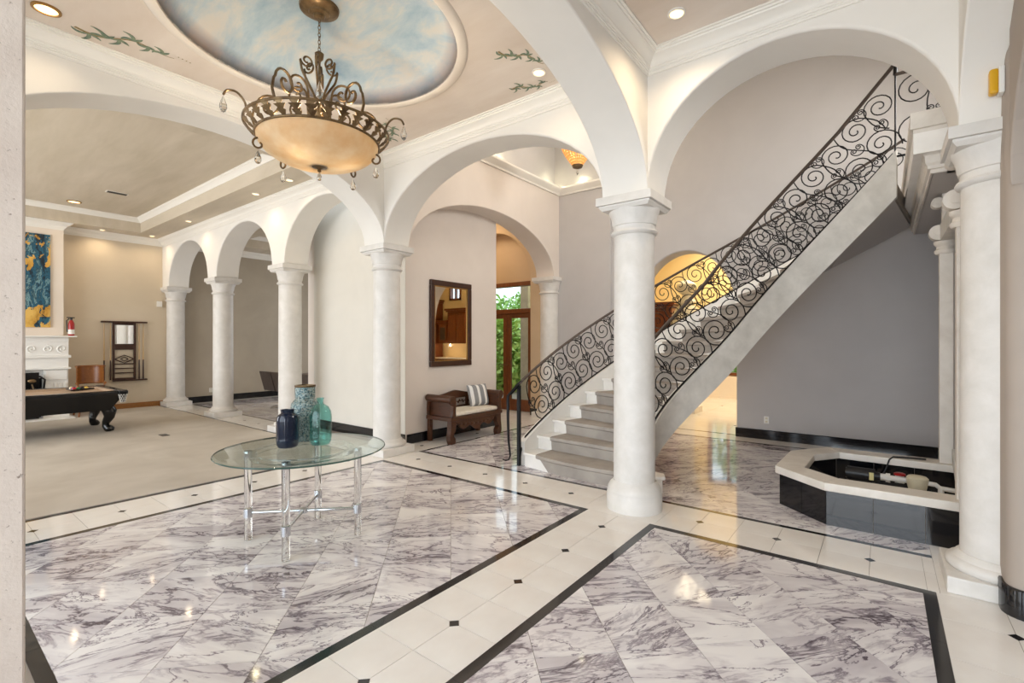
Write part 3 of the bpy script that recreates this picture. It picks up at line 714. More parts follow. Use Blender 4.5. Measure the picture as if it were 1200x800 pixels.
# ================================================================ COLUMNS
def column(x, y, label, style='square', ang=0.0, rs=0.178, name='column', cat='column', mat='travertine'):
    t = thing(name, (x, y, 0), label, cat, 'travertine columns of the arcade'); t['_o'] = (x, y, 0)
    if style == 'drum':
        m = MB(); m.lathe([(0.245, 0), (0.245, 0.135), (0.238, 0.15), (0.240, 0.16), (0.236, 0.185), (0.215, 0.225), (0.198, 0.24), (0.19, 0.255)], x, y, 40); m.build('base_drum', mat, t, smooth=40)
        z0 = 0.25
    else:
        m = MB(); k = 0.262; m.box(x - k, x + k, y - k, y + k, 0, 0.10); m.build('plinth', mat, t, bevel=0.008)
        m = MB(); m.lathe([(0.235, 0.10), (0.25, 0.115), (0.252, 0.135), (0.24, 0.155), (0.215, 0.165), (0.205, 0.185), (0.19, 0.20)], x, y, 36); m.build('base_moulding', mat, t, smooth=40)
        z0 = 0.19
    m = MB(); n = 12
    m.lathe([(rs * (1 + 0.03 * (1 - i / n)), z0 + (2.46 - z0) * i / n) for i in range(n + 1)], x, y, 40); m.build('shaft', mat, t, smooth=40)
    m = MB(); m.lathe([(rs, 2.455), (rs + 0.022, 2.465), (rs + 0.03, 2.48), (rs + 0.022, 2.497), (rs + 0.004, 2.502), (rs + 0.004, 2.54), (rs + 0.014, 2.545), (rs + 0.014, 2.56), (rs + 0.018, 2.567), (rs + 0.022, 2.60), (rs + 0.03, 2.635), (rs + 0.044, 2.665), (rs + 0.046, 2.69)], x, y, 40)
    m.build('capital', mat, t, smooth=40)
    m = MB(); a = 0.255; b = 0.235
    for r0, r1, za, zb in [(b - 0.02, b, 2.675, 2.70), (b, b, 2.70, 2.715), (a, a, 2.717, 2.788)]:
        m.add([(x - r0, y - r0, za), (x + r0, y - r0, za), (x + r0, y + r0, za), (x - r0, y + r0, za), (x - r1, y - r1, zb), (x + r1, y - r1, zb), (x + r1, y + r1, zb), (x - r1, y + r1, zb)],
              [(0, 3, 2, 1), (4, 5, 6, 7), (0, 1, 5, 4), (1, 2, 6, 5), (2, 3, 7, 6), (3, 0, 4, 7)])
    m.build('abacus', mat, t); return t
column(CX[0], RY, 'white stone column engaged at the far end wall of the carpeted room')
column(CX[1], RY, 'white stone column second from the far end wall along the arcade')
column(CX[2], RY, 'white stone column standing just left of the plain white alcove wall')
column(CX[3], RY, 'white stone column between the glass table and the carved bench')
column(CX[4], RY, 'largest white stone column on a round drum base in front of the stair', 'drum')
column(0.565, RY, 'white stone column at the right edge, beside the fountain basin', 'square')
column(-5.33, 8.12, 'slender white column in the far corner behind the bench, by the door arch')
def near_pillar():
    t = thing('stone_pillar', (-1.79, -0.03, 0), 'pitted beige stone pillar cut off by the left edge of the view', 'pillar')
    m = MB(); m.box(-2.0, -1.575, -0.25, SY, 0.12, 2.6); m.build('shaft', 'pitted_stone', t, bevel=0.006)
    m = MB(); m.box(-2.02, -1.55, -0.27, SY + 0.022, 0, 0.12); m.build('plinth', 'pitted_stone', t, bevel=0.006)
    m = MB(); m.box(-2.02, -1.55, -0.27, SY + 0.022, 2.6, 2.79); m.build('capital', 'pitted_stone', t, bevel=0.006)
near_pillar()
box_struct('wall_pier_left', 'pitted_stone', -5.56, -5.14, -0.25, SY, 0, Z0)
# ================================================================ STAIRCASE
SC = (-0.10, 4.68); DT = 5.08; RISE = 0.1665; NST = 19; TEND = NST * DT
def sp(r, th, z=0.0):
    a = radians(th); return (SC[0] - r * cos(a), SC[1] + r * sin(a), z)
def Ri(th):
    k = max(0.0, min(1.0, (45 - th) / 35)); return 1.62 + 0.27 * k * k * (3 - 2 * k)
def Ro(th): return 3.40 - 0.05 * min(1, th / 40)
def zi(th): return RISE * (th / DT) + RISE + 0.10
def pitch(th): return RISE * (th / DT) + RISE
ST = thing('staircase', (-2.5, 5.2, 0), 'curved white stone staircase with a grey carpet runner rising to the right', 'staircase')
for k in range(NST):
    a0, a1 = k * DT, (k + 1) * DT; zt = RISE * (k + 1); n = 6
    # tread
    ri0, ri1 = Ri(a0), Ri(a1)
    def arc(r0, r1, th0, th1, kk=4): return [(r0 + (r1 - r0) * i / kk, th0 + (th1 - th0) * i / kk) for i in range(kk + 1)]
    nose = -0.55
    low = Ri(a0) + 0.02; hi = Ro(a0) - 0.02
    if k == 0:
        front = [sp(r, a0 - nose_) for r, nose_ in [(1.60, 0.2), (1.70, 2.4), (2.0, 3.4), (2.4, 3.2), (2.9, 1.6), (3.35, 0.1)]]
        fr = [(x, y) for x, y, _ in front]
        back = [sp(Ro(a1) - 0.02, a1)[:2], sp(2.5, a1)[:2], sp(Ri(a1) + 0.02, a1)[:2], sp(1.66, 4.0)[:2]]
    else:
        fr = [sp(low, a0 + nose)[:2], sp((low + hi) / 2, a0 + nose)[:2], sp(hi, a0 + nose)[:2]]
        back = [sp(Ro(a1) - 0.02, a1 + 0.3)[:2], sp(2.5, a1 + 0.3)[:2], sp(Ri(a1) + 0.02, a1 + 0.3)[:2]]
    m = MB(); m.prism(fr + back, zt - 0.035, zt); m.build('tread', 'stair_stone', ST, bevel=0.008)
    def inset(pts, g):
        c = Vector((sum(p[0] for p in pts) / len(pts), sum(p[1] for p in pts) / len(pts)))
        return [tuple(Vector(p) + (c - Vector(p)).normalized() * g) for p in pts]
    if k == 0: body = inset(fr + back, 0.03)
    else: body = [sp(low, a0)[:2], sp(hi, a0)[:2], sp(hi, a0 + 0.7)[:2], sp(low, a0 + 0.7)[:2]]
    m = MB(); m.prism(body, 0 if k == 0 else zt - RISE - 0.02, zt - 0.033); m.build('riser', 'stair_stone', ST)
    # runner over tread and riser
    rlo, rhi = (1.93 if k < 6 else 1.80 if k < 9 else 1.80), Ro(a0) - 0.27
    rlo = max(rlo, Ri(a0) + 0.16); g = 0.012
    if k == 0:
        P0 = [sp(r, a) for r, a in [(rlo, -3.4), (2.2, -3.65), (2.4, -3.45), (2.7, -2.55), (2.9, -1.9), (rhi, -0.75)]]
    else:
        P0 = [sp(rlo + (rhi - rlo) * i / 5, a0 + nose) for i in range(6)]
    m = MB(); o = 0
    def off(p, d):
        v = Vector((p[0] - SC[0], p[1] - SC[1])); tang = Vector((-v.y, v.x)).normalized()   # turns against the climb
        return (p[0] + tang.x * d, p[1] + tang.y * d)
    top = [off(p, 0.012) for p in P0]; bk = [sp(rlo + (rhi - rlo) * i / 5, a1 + 0.35)[:2] for i in range(6)]
    prof = []
    for i in range(6):
        a, b = top[i], bk[i]
        f = off(P0[i], -0.022)
        prof.append([(b[0], b[1], zt + g), (a[0] * 0.9 + b[0] * 0.1, a[1] * 0.9 + b[1] * 0.1, zt + g), (a[0], a[1], zt + g * 0.4), (a[0], a[1], zt - 0.03), (f[0] + (a[0] - f[0]) * 0.3, f[1] + (a[1] - f[1]) * 0.3, zt - 0.045), (f[0], f[1], zt - RISE + (0.012 if k else 0.0)),
                     (b[0], b[1], zt - RISE + 0.0), (b[0], b[1], zt)])
    vs = [p for q in prof for p in q]; fs = []; K = 8
    for i in range(5):
        for j in range(K):
            j2 = (j + 1) % K; fs.append((i * K + j, i * K + j2, (i + 1) * K + j2, (i + 1) * K + j))
    fs.append(tuple(range(K))); fs.append(tuple(5 * K + j for j in range(K - 1, -1, -1)))
    m.add(vs, fs); m.build('carpet_runner', 'runner', ST, smooth=50)
def stringer(name, rf, side, th0, th1, mat, thick, lowf):
    n = 44; m = MB(); vs = []; fs = []
    for i in range(n + 1):
        th = th0 + (th1 - th0) * i / n; r = rf(th); zt = zi(th); zb = max(0.0, lowf(th))
        if th < 3: zt = zi(3) - (3 - th) / 8 * 0.55 if False else zt
        for rr, z in ((r, zb), (r + side * thick, zb), (r + side * thick, zt), (r, zt)): vs.append(sp(rr, th, z))
    for i in range(n):
        for j in range(4):
            j2 = (j + 1) % 4; fs.append((i * 4 + j, i * 4 + j2, i * 4 + 4 + j2, i * 4 + 4 + j))
    fs += [(0, 1, 2, 3), (n * 4 + 3, n * 4 + 2, n * 4 + 1, n * 4)]
    m.add(vs, fs); return m.build(name, mat, ST, smooth=30)
lowi = lambda th: zi(th) - 0.37 - 0.11 * th / 96
stringer('inner_stringer', lambda th: Ri(th) - 0.02, 1, 2.0, TEND + 1, 'stringer_stone', 0.07, lowi)
stringer('outer_stringer', lambda th: Ro(th) - 0.05, 1, 0.5, TEND - 1, 'white_plaster', 0.09, lambda th: zi(th) - 0.40)
def soffit():
    n = 40; vs = []; fs = []
    for i in range(n + 1):
        th = 6 + (TEND - 6) * i / n
        for r in (Ri(th) + 0.02, Ro(th) - 0.02): vs.append(sp(r, th, max(0.004, lowi(th) + 0.03)))
        for r in (Ro(th) - 0.02, Ri(th) + 0.02): vs.append(sp(r, th, max(0.004, lowi(th) + 0.03) + 0.05))
    for i in range(n):
        for j in range(4):
            j2 = (j + 1) % 4; fs.append((i * 4 + j, i * 4 + j2, i * 4 + 4 + j2, i * 4 + 4 + j))
    m = MB(); m.add(vs, fs); m.build('soffit', 'grey_plaster', ST, smooth=30)
soffit()
# upper landing
LND = 3.33
m = MB(); m.prism([(0.20, 5.2), (2.4, 5.2), (2.4, 8.25), (0.20, 8.25)], 3.06, LND); LD = struct(m.build('floor_landing', 'stair_stone'))
m = MB(); m.sweep([(0, 2.91), (0.02, 2.91), (0.022, 2.94), (0.04, 2.945), (0.042, 2.97), (0.055, 2.99), (0.06, 3.05), (0.085, 3.07), (0.09, 3.10), (0.105, 3.105), (0.115, 3.20), (0.135, 3.23), (0.137, 3.26), (0.155, 3.265), (0.155, 3.40), (0, 3.40)], [(0.335, 8.2), (0.335, 5.335), (2.3, 5.335)]); 
struct(m.build('trim_8', 'fountain_stone', smooth=25))
m = MB(); m.box(0.33, 2.4, 5.34, 8.2, 2.91, 3.05); m.box(0.42, 2.4, 4.7, 5.4, 2.91, 3.04); struct(m.build('ceiling_under_landing', 'grey_plaster'))

# ================================================================ STAIR RAILINGS
GAP = 0.615
def spiral(c, R, a_out, turns, sgn, n=30, r0=0.012, tail=None):
    """from the free end in the middle to the outer end at angle a_out"""
    out = []
    for i in range(n + 1):
        t = i / n; a = a_out - sgn * turns * 2 * pi * (1 - t); r = r0 + (R - r0) * (t ** 0.85)
        out.append((c[0] + r * cos(a), c[1] + r * sin(a)))
    return out
class Rail:
    def __init__(s, pts):
        s.p = [Vector(p) for p in pts]; s.L = [0]
        for a, b in zip(s.p, s.p[1:]): s.L.append(s.L[-1] + (b - a).length)
    def at(s, a):
        if a <= 0: 
            t = (s.p[1] - s.p[0]).normalized(); return s.p[0] + t * a, t
        if a >= s.L[-1]:
            t = (s.p[-1] - s.p[-2]).normalized(); return s.p[-1] + t * (a - s.L[-1]), t
        lo, hi = 0, len(s.L) - 1
        while hi - lo > 1:
            md = (lo + hi) // 2
            if s.L[md] <= a: lo = md
            else: hi = md
        f = (a - s.L[lo]) / max(1e-9, s.L[lo + 1] - s.L[lo]); t = (s.p[lo + 1] - s.p[lo])
        if 0 < lo < len(s.p) - 2:
            t1 = s.p[lo + 1] - s.p[lo - 1]; t2 = s.p[min(len(s.p) - 1, lo + 2)] - s.p[lo]; t = t1.normalized() * (1 - f) + t2.normalized() * f
        return s.p[lo].lerp(s.p[lo + 1], f), t.normalized()
    def tan(s, a):
        t = s.at(a)[1]; return t.z / max(1e-6, sqrt(t.x * t.x + t.y * t.y))
    def P(s, a, b):
        p, t = s.at(a); hh = Vector((t.x, t.y, 0)); hl = hh.length or 1e-6; hh = hh / hl
        nrm = Vector((-hh.x * t.z, -hh.y * t.z, hl)); return p + nrm * b
def railing(name, pts, label, rail_mat, gap=GAP, spacing=0.285, low_ext=0.0):
    R = Rail(pts); L = R.L[-1]; t = thing(name, tuple(R.p[0]), label, 'railing', 'stair railings')
    N = int(L / 0.06) + 2; k = gap / GAP; tan0, tan1 = R.tan(0), R.tan(L)
    bot = [R.P(L * i / N, 0) for i in range(N + 1)]
    a0, a1 = gap * tan0, L + gap * tan1
    top = [R.P(a0 - low_ext + (a1 - a0 + low_ext) * i / N, gap) for i in range(N + 1)]
    m = MB(); m.tube(bot, 0.013, 4); m.build('bottom_rail', 'iron', t, smooth=60)
    m = MB(); m.tube(top, 0.023, 8, flat=0.7); m.build('handrail', rail_mat, t, smooth=60)
    wire = 0.0068
    def put(nm, poly, r=wire):
        mm = MB(); mm.tube([R.P(a, b) for a, b in poly], r, 5); return mm.build(nm, 'iron', t, smooth=60)
    def inside(a, b, e=0.0): return b * tan0 + e <= a <= L + b * tan1 - e
    x0 = 0.02; nc = int((L + gap * max(tan0, tan1)) / spacing) + 1
    BR = 0.146 * min(k, 1.2)
    def scroll(c, b, s, tgt):
        """big volute: tight eye, one wide outer turn, then a tail"""
        q = []; n = 34; turns = 1.9
        for i in range(n + 1):
            f = i / n; r = 0.014 + (BR - 0.014) * (f ** 0.95); an = radians(-8) - turns * 2 * pi * (1 - f)
            q.append((c + s * r * cos(an) * (1 - 0.0), b - r * sin(an)))
        e = q[-1]
        for i in range(1, 7):
            f = i / 6; q.append((e[0] + (tgt[0] - e[0]) * f + s * 0.030 * sin(pi * f), e[1] + (tgt[1] - e[1]) * f))
        q = [(a, min(max(bb, 0.0), gap)) for a, bb in q]
        put('scroll', q)
    for i in range(nc):
        c = x0 + (i + 0.5) * spacing; s = 1 if i % 2 == 0 else -1
        up = (0.470 if i % 2 == 0 else 0.445) * k; lo = (0.170 if i % 2 == 0 else 0.150) * k
        if inside(c, up, 0.10): scroll(c, up, s, (c + s * BR * 0.95, up - 0.235 * k))
        if inside(c, lo, 0.10): scroll(c, lo, s, (c + s * BR * 0.55, 0.0))
        bx = c + spacing * 0.5
        for bb in ((0.552 * k, 0.300 * k) if i % 2 == 0 else (0.318 * k, 0.064 * k)):
            if not inside(bx, bb, 0.05): continue
            rr = 0.060
            a = spiral((bx - 0.030, bb + 0.012), 0.030, pi, 1.35, 1, 16, 0.006)
            b_ = spiral((bx + 0.030, bb + 0.012), 0.030, 0.0, 1.35, -1, 16, 0.006)
            mid = [(bx + rr * cos(radians(172 + 196 * j / 14)), bb + rr * sin(radians(172 + 196 * j / 14))) for j in range(15)]
            put('curl', [(x, min(max(y, 0), gap)) for x, y in a + mid + b_[::-1]], 0.0056)
        if i % 2 == 1 and inside(bx, 0) and inside(bx, gap):
            put('s_bar', [(bx + 0.045 * sin(2 * pi * j / 14), gap * j / 14) for j in range(15)], 0.0062)
    return t, R, top, bot
out_pts = [sp(Ro(th), th, zi(th) + 0.005) for th in [2 + (TEND - 3) * i / 60 for i in range(61)]]
t_, R_, top_, bot_ = railing('outer_stair_railing', out_pts, 'far scrolled black iron railing along the outer wall side of the stair', 'bronze_rail', 0.63, low_ext=0.15)
pp = sp(3.40, -0.3)
def out_newel():
    x, y = pp[0], pp[1]
    m = MB(); m.box(x - 0.02, x + 0.02, y - 0.02, y + 0.02, 0, top_[0].z - 0.01); m.build('newel_post', 'iron', t_, bevel=0.004)
    z1 = top_[0].z; P = []
    hx, hy = top_[0].x, top_[0].y
    pts = [top_[1], top_[0], (x - 0.012, y - 0.05, z1 - 0.035), (x - 0.04, y - 0.11, z1 - 0.10), (x - 0.06, y - 0.14, 0.86), (x - 0.06, y - 0.14, 0.60), (x - 0.055, y - 0.135, 0.32), (x - 0.04, y - 0.12, 0.14), (x - 0.05, y - 0.135, 0.09), (x - 0.08, y - 0.17, 0.085), (x - 0.10, y - 0.19, 0.10)]
    m = MB(); m.tube(pts, [0.02, 0.02, 0.02, 0.02, 0.02, 0.018, 0.015, 0.011, 0.009, 0.008, 0.006], 8); m.build('handrail_drop', 'iron', t_, smooth=60)
    m = MB(); b = bot_[0]; m.tube([b, (x + 0.004, y + 0.03, 0.17), (x + 0.002, y + 0.008, 0.05)], 0.013, 4); m.build('rail_foot', 'iron', t_)
out_newel()
in_pts = [sp(Ri(th) + 0.01, th, zi(th) + 0.005) for th in [4 + (TEND - 4) * i / 60 for i in range(61)]]
ti_, Ri_, topi, boti = railing('inner_stair_railing', in_pts, 'near scrolled black iron railing along the stone stringer facing the viewer', 'bronze_rail', 0.595)
x, y, z = in_pts[0]
m = MB(); m.tube([(x, y, 0.17), (x, y, 1.2)], 0.018, 6); m.build('newel_post', 'iron', ti_)
gx = [(0.10 + 2.2 * i / 20, 6.29, LND + 0.07) for i in range(21)]
tg, Rg, tpg, btg = railing('landing_railing', gx, 'scrolled black iron railing across the upper landing behind the arch top', 'bronze_rail', 0.84)
e = topi[-1]; m = MB(); m.tube([e, e + Vector((0.02, 0, 0.01)), tuple(tpg[0])], 0.02, 8); m.build('rail_joint', 'iron', ti_, smooth=60)
g0 = tpg[0]; m = MB(); m.tube([(g0.x, g0.y, LND), (g0.x, g0.y, g0.z)], 0.008, 6); m.build('end_bar', 'iron', tg)

# ================================================================ FOUNTAIN
def fountain():
    t = thing('fountain_basin', (-0.1, 5.3, 0), 'empty octagonal fountain basin with black tile sides and pale stone rim', 'fountain')
    O = [(0.56, 4.70), (-0.37, 4.70), (-0.76, 5.05), (-0.74, 5.82), (-0.46, 6.24), (0.56, 6.22)]
    def offs(P, d):
        out = []
        for i in range(len(P)):
            p = Vector(P[i]); n = []
            for a, b in ((P[i - 1] if i else None, P[i]), (P[i], P[i + 1] if i < len(P) - 1 else None)):
                if a is None or b is None: continue
                e = (Vector(b) - Vector(a)).normalized(); n.append(Vector((e.y, -e.x)))
            if len(n) == 1: q = p + n[0] * d
            else:
                bi = (n[0] + n[1]); bi = bi / bi.dot(n[0]); q = p + bi * d
            out.append((q.x, q.y))
        return out
    IN = offs(O, 0.13); RIM_O = offs(O, -0.035); RIM_I = offs(O, 0.19)
    IN[0] = (0.56, IN[0][1]); IN[-1] = (0.56, IN[-1][1]); RIM_O[0] = (0.56, RIM_O[0][1]); RIM_O[-1] = (0.56, RIM_O[-1][1]); RIM_I[0] = (0.56, RIM_I[0][1]); RIM_I[-1] = (0.56, RIM_I[-1][1])
    m = MB()
    for i in range(len(O) - 1):
        a, b, c, d = O[i], O[i + 1], IN[i + 1], IN[i]
        a2, b2 = offs(O, 0.012)[i], offs(O, 0.012)[i + 1]; c2, d2 = offs(O, 0.118)[i + 1], offs(O, 0.118)[i]
        m.prism([a2, b2, c2, d2], 0, 0.285)
    m.build('basin_wall', 'grout', t)
    for ring, nm in ((O, 'outer'), (IN, 'inner')):
        for i in range(len(O) - 1):
            a, b = Vector(ring[i]), Vector(ring[i + 1]); L = (b - a).length; n = max(1, round(L / 0.29)) if L > 0.4 else (2 if L > 0.3 else 1)
            d = (b - a).normalized(); nr = Vector((d.y, -d.x)) * (0.014 if nm == 'outer' else -0.014)
            for k in range(n):
                p, q = a + (b - a) * (k / n) + d * 0.002, a + (b - a) * ((k + 1) / n) - d * 0.002
                mm = MB(); mm.prism([tuple(p), tuple(q), tuple(q + nr), tuple(p + nr)], 0.0 if nm == 'outer' else 0.02, 0.287); mm.build('tile', 'black_base', t)
    for i in range(len(O) - 1):
        mm = MB(); mm.prism([RIM_O[i], RIM_O[i + 1], RIM_I[i + 1], RIM_I[i]], 0.285, 0.352); mm.build('rim_stone', 'fountain_stone', t, bevel=0.006)
    mm = MB(); mm.prism([tuple(p) for p in IN], 0.0, 0.03); mm.build('basin_floor', 'fountain_stone', t)
    return t
fountain()
def pump():
    y, h = 5.82, 0.205
    t = thing('pool_pump', (-0.05, y, 0.03), 'black pump motor with white pipes and red valve lying in the fountain basin', 'pump')
    m = MB(); m.tube([(-0.28, y, h), (-0.06, y, h)], 0.066, 18); m.tube([(-0.295, y, h), (-0.28, y, h)], 0.05, 16); m.build('motor', 'plastic_black', t, smooth=40)
    m = MB(); m.box(-0.27, -0.08, y - 0.05, y + 0.05, 0.03, h - 0.05); m.build('motor_base', 'plastic_black', t)
    m = MB(); m.box(-0.105, -0.07, y - 0.072, y - 0.062, h - 0.03, h + 0.04); m.build('rating_label', 'label_paper', t)
    m = MB(); m.tube([(-0.06, y, h), (-0.02, y, h)], 0.04, 16); m.build('pump_neck', 'plastic_black', t, smooth=40)
    m = MB(); m.tube([(-0.02, y, h), (0.02, y, h)], 0.033, 14); m.tube([(0.02, y, h), (0.055, y, h)], 0.043, 8); m.tube([(0.055, y, h), (0.20, y, h)], 0.026, 14); m.tube([(0.09, y, h), (0.16, y, h)], 0.036, 14); m.build('pipe', 'plastic_white', t, smooth=40)
    m = MB(); m.lathe([(0.01, h + 0.035), (0.045, h + 0.04), (0.045, h + 0.055), (0.03, h + 0.062)], 0.125, y, 16); m.build('valve_handle', 'red', t, smooth=40)
    yy = 5.66; m = MB(); m.lathe([(0.052, 0.03), (0.056, 0.14), (0.068, 0.19), (0.078, 0.25), (0.080, 0.275), (0.065, 0.29), (0.03, 0.297)], 0.245, yy, 20); m.build('strainer_pot', 'plastic_cream', t, smooth=40)
    m = MB(); m.tube([(0.30, yy, 0.24), (0.37, yy, 0.235), (0.40, yy, 0.21), (0.50, yy, 0.205)], 0.02, 12); m.tube([(0.405, yy, 0.21), (0.405, yy, 0.13)], 0.022, 12); m.build('drain_pipe', 'plastic_white', t, smooth=40)
    m = MB(); m.tube([(-0.02, 5.98, 0.15), (0.02, 6.0, 0.24), (0.05, 6.03, 0.34), (0.08, 6.06, 0.365), (0.2, 6.12, 0.362), (0.33, 6.14, 0.362)], 0.008, 6); m.build('power_cord', 'plastic_black', t, smooth=60)
pump()
def loose_plank():
    t = thing('loose_panel', (0.5, 5.4, 0.03), 'grey board leaning in the right corner of the fountain basin', 'board')
    m = MB(); m.add([(0.555, 5.95, 0.42), (0.555, 5.30, 0.05), (0.555, 5.30, 0.16), (0.555, 5.95, 0.52), (0.50, 5.95, 0.42), (0.50, 5.30, 0.05), (0.50, 5.30, 0.16), (0.50, 5.95, 0.52)], [(0, 1, 2, 3), (4, 7, 6, 5), (0, 4, 5, 1), (1, 5, 6, 2), (2, 6, 7, 3), (3, 7, 4, 0)]); m.build('board', 'stringer_stone', t)
loose_plank()
def aedicule():
    t = thing('fountain_surround', (0.47, 5.8, 0.352), 'white carved surround of slim square posts and scroll brackets over the fountain', 'surround')
    for y in (6.15, 4.80):
        x = 0.475
        m = MB(); k = 0.05; m.box(x - k, x + k, y - k, y + k, 0.352, 2.36); m.build('post', 'fountain_stone', t, bevel=0.004)
        m = MB(); m.lathe([(0.075, 2.34), (0.085, 2.355), (0.085, 2.375), (0.072, 2.385), (0.068, 2.41), (0.085, 2.43), (0.09, 2.44), (0.09, 2.46)], x, y, 20); m.build('post_capital', 'fountain_stone', t, smooth=40)
        m = MB(); m.box(x - 0.03, x + 0.075, y - 0.045, y + 0.045, 2.46, 2.92); br = m.build('bracket', 'fountain_stone', t, bevel=0.006)
        for zz, rr, xo in ((2.545, 0.072, -0.055), (2.83, 0.05, -0.06)):
            m = MB(); m.tube([(x + xo, y - 0.05, zz), (x + xo, y + 0.05, zz)], rr, 20); m.tube([(x + xo, y - 0.06, zz), (x + xo, y + 0.06, zz)], rr * 0.45, 14); m.build('volute', 'fountain_stone', br, smooth=40)
    m = MB(); m.box(0.43, 0.56, 4.85, 6.10, 2.46, 2.62); m.build('lintel', 'stringer_stone', t, bevel=0.005)
    m = MB(); m.box(0.545, 0.574, 4.9, 6.02, 0.03, 2.46); m.build('back_panel', 'grey_plaster', t)
aedicule()

# ================================================================ GLASS TABLE AND VASES
def glass_table():
    cx, cy, zt = -3.53, 1.94, 0.675
    t = thing('glass_table', (cx, cy, 0), 'round glass table on clear acrylic legs with chrome collars on the marble floor', 'table')
    m = MB(); r = 0.605; m.lathe([(r - 0.02, zt), (r, zt + 0.006), (r - 0.002, zt + 0.011), (r - 0.03, zt + 0.0165)], cx, cy, 72); m.build('glass_top', 'table_glass', t, smooth=40)
    m = MB(); m.lathe([(r - 0.003, zt + 0.001), (r + 0.002, zt + 0.006), (r - 0.002, zt + 0.0125), (r - 0.006, zt + 0.006), (r - 0.003, zt + 0.001)], cx, cy, 72, cap=False); m.build('glass_rim', 'glass_edge', t, smooth=60)
    m = MB(); ri, ro = 0.33, 0.372; m.lathe([(ri, zt - 0.03), (ro, zt - 0.03), (ro, zt - 0.001), (ri, zt - 0.001), (ri, zt - 0.03)], cx, cy, 60, cap=False); m.build('support_ring', 'acrylic', t, smooth=40)
    k = 0.285; L = [(cx - k, cy - k), (cx + k, cy - k), (cx - k, cy + k), (cx + k, cy + k)]
    for x, y in L:
        m = MB(); m.lathe([(0.025, 0.002), (0.027, 0.006), (0.027, 0.63), (0.025, 0.634)], x, y, 20); lg = m.build('leg', 'acrylic', t, smooth=40)
        m = MB(); m.lathe([(0.029, 0.628), (0.031, 0.632), (0.031, 0.67), (0.029, zt)], x, y, 20); m.build('leg_cap', 'chrome', lg, smooth=40)
        m = MB(); m.lathe([(0.0275, 0.17), (0.032, 0.172), (0.032, 0.238), (0.0275, 0.24)], x, y, 20); m.build('collar', 'chrome', lg, smooth=40)
    for a, b in ((0, 3), (1, 2)):
        p, q = Vector((*L[a], 0.205)), Vector((*L[b], 0.205)); d = (q - p).normalized() * 0.032
        m = MB(); m.tube([p + d, q - d], 0.0125, 12); m.build('cross_bar', 'chrome', t, smooth=40)
    m = MB(); m.lathe([(0.03, 0.188), (0.034, 0.192), (0.034, 0.218), (0.03, 0.222)], cx, cy, 16); m.build('cross_hub', 'chrome', t, smooth=40)
glass_table()
ZG = 0.6925
def vases():
    x, y = -3.62, 1.86
    t = thing('blue_vase', (x, y, ZG), 'dark navy dimpled ceramic vase, leftmost on the glass table', 'vase')
    pr = [(0.055, 0), (0.068, 0.006), (0.077, 0.022), (0.081, 0.06)]
    for i in range(9):
        z = 0.062 + i * 0.018; pr += [(0.0815, z), (0.0795, z + 0.009)]
    pr += [(0.078, 0.23), (0.068, 0.25), (0.052, 0.258), (0.046, 0.264), (0.05, 0.285), (0.052, 0.29), (0.043, 0.288), (0.04, 0.262), (0.06, 0.24), (0.07, 0.2), (0.07, 0.02), (0.001, 0.015)]
    m = MB(); m.lathe([(r, ZG + z) for r, z in pr], x, y, 36); m.build('body', 'navy_glaze', t, smooth=25)
    x, y = -3.76, 2.08
    t = thing('mosaic_vase', (x, y, ZG), 'tall silvery turquoise mosaic jar between the blue and teal vases', 'vase')
    m = MB(); m.lathe([(r, ZG + z) for r, z in [(0.085, 0), (0.105, 0.01), (0.112, 0.04), (0.112, 0.27), (0.106, 0.305), (0.088, 0.33), (0.074, 0.345), (0.072, 0.35)]], x, y, 36); m.build('body', 'mosaic', t, smooth=40)
    m = MB(); m.lathe([(r, ZG + z) for r, z in [(0.072, 0.348), (0.078, 0.352), (0.079, 0.44), (0.072, 0.442), (0.066, 0.36)]], x, y, 36); m.build('neck', 'mosaic', t, smooth=40)
    m = MB(); m.lathe([(r, ZG + z) for r, z in [(0.079, 0.44), (0.081, 0.443), (0.081, 0.455), (0.068, 0.456), (0.066, 0.442)]], x, y, 36); m.build('lip', 'antique_bronze', t, smooth=40)
    x, y = -3.50, 2.06
    t = thing('teal_bottle_vase', (x, y, ZG), 'clear teal glass bottle vase, rightmost on the glass table', 'vase')
    out = [(0.04, 0), (0.068, 0.006), (0.082, 0.03), (0.086, 0.07), (0.086, 0.22), (0.08, 0.265), (0.062, 0.30), (0.036, 0.318), (0.026, 0.326), (0.025, 0.355), (0.030, 0.362), (0.030, 0.37)]
    inn = [(r - 0.006, z) for r, z in out[::-1]]; inn = [(r, max(z, 0.012)) for r, z in inn]
    m = MB(); m.lathe([(r, ZG + z) for r, z in out + inn], x, y, 36); m.build('body', 'teal_glass', t, smooth=40)
vases()

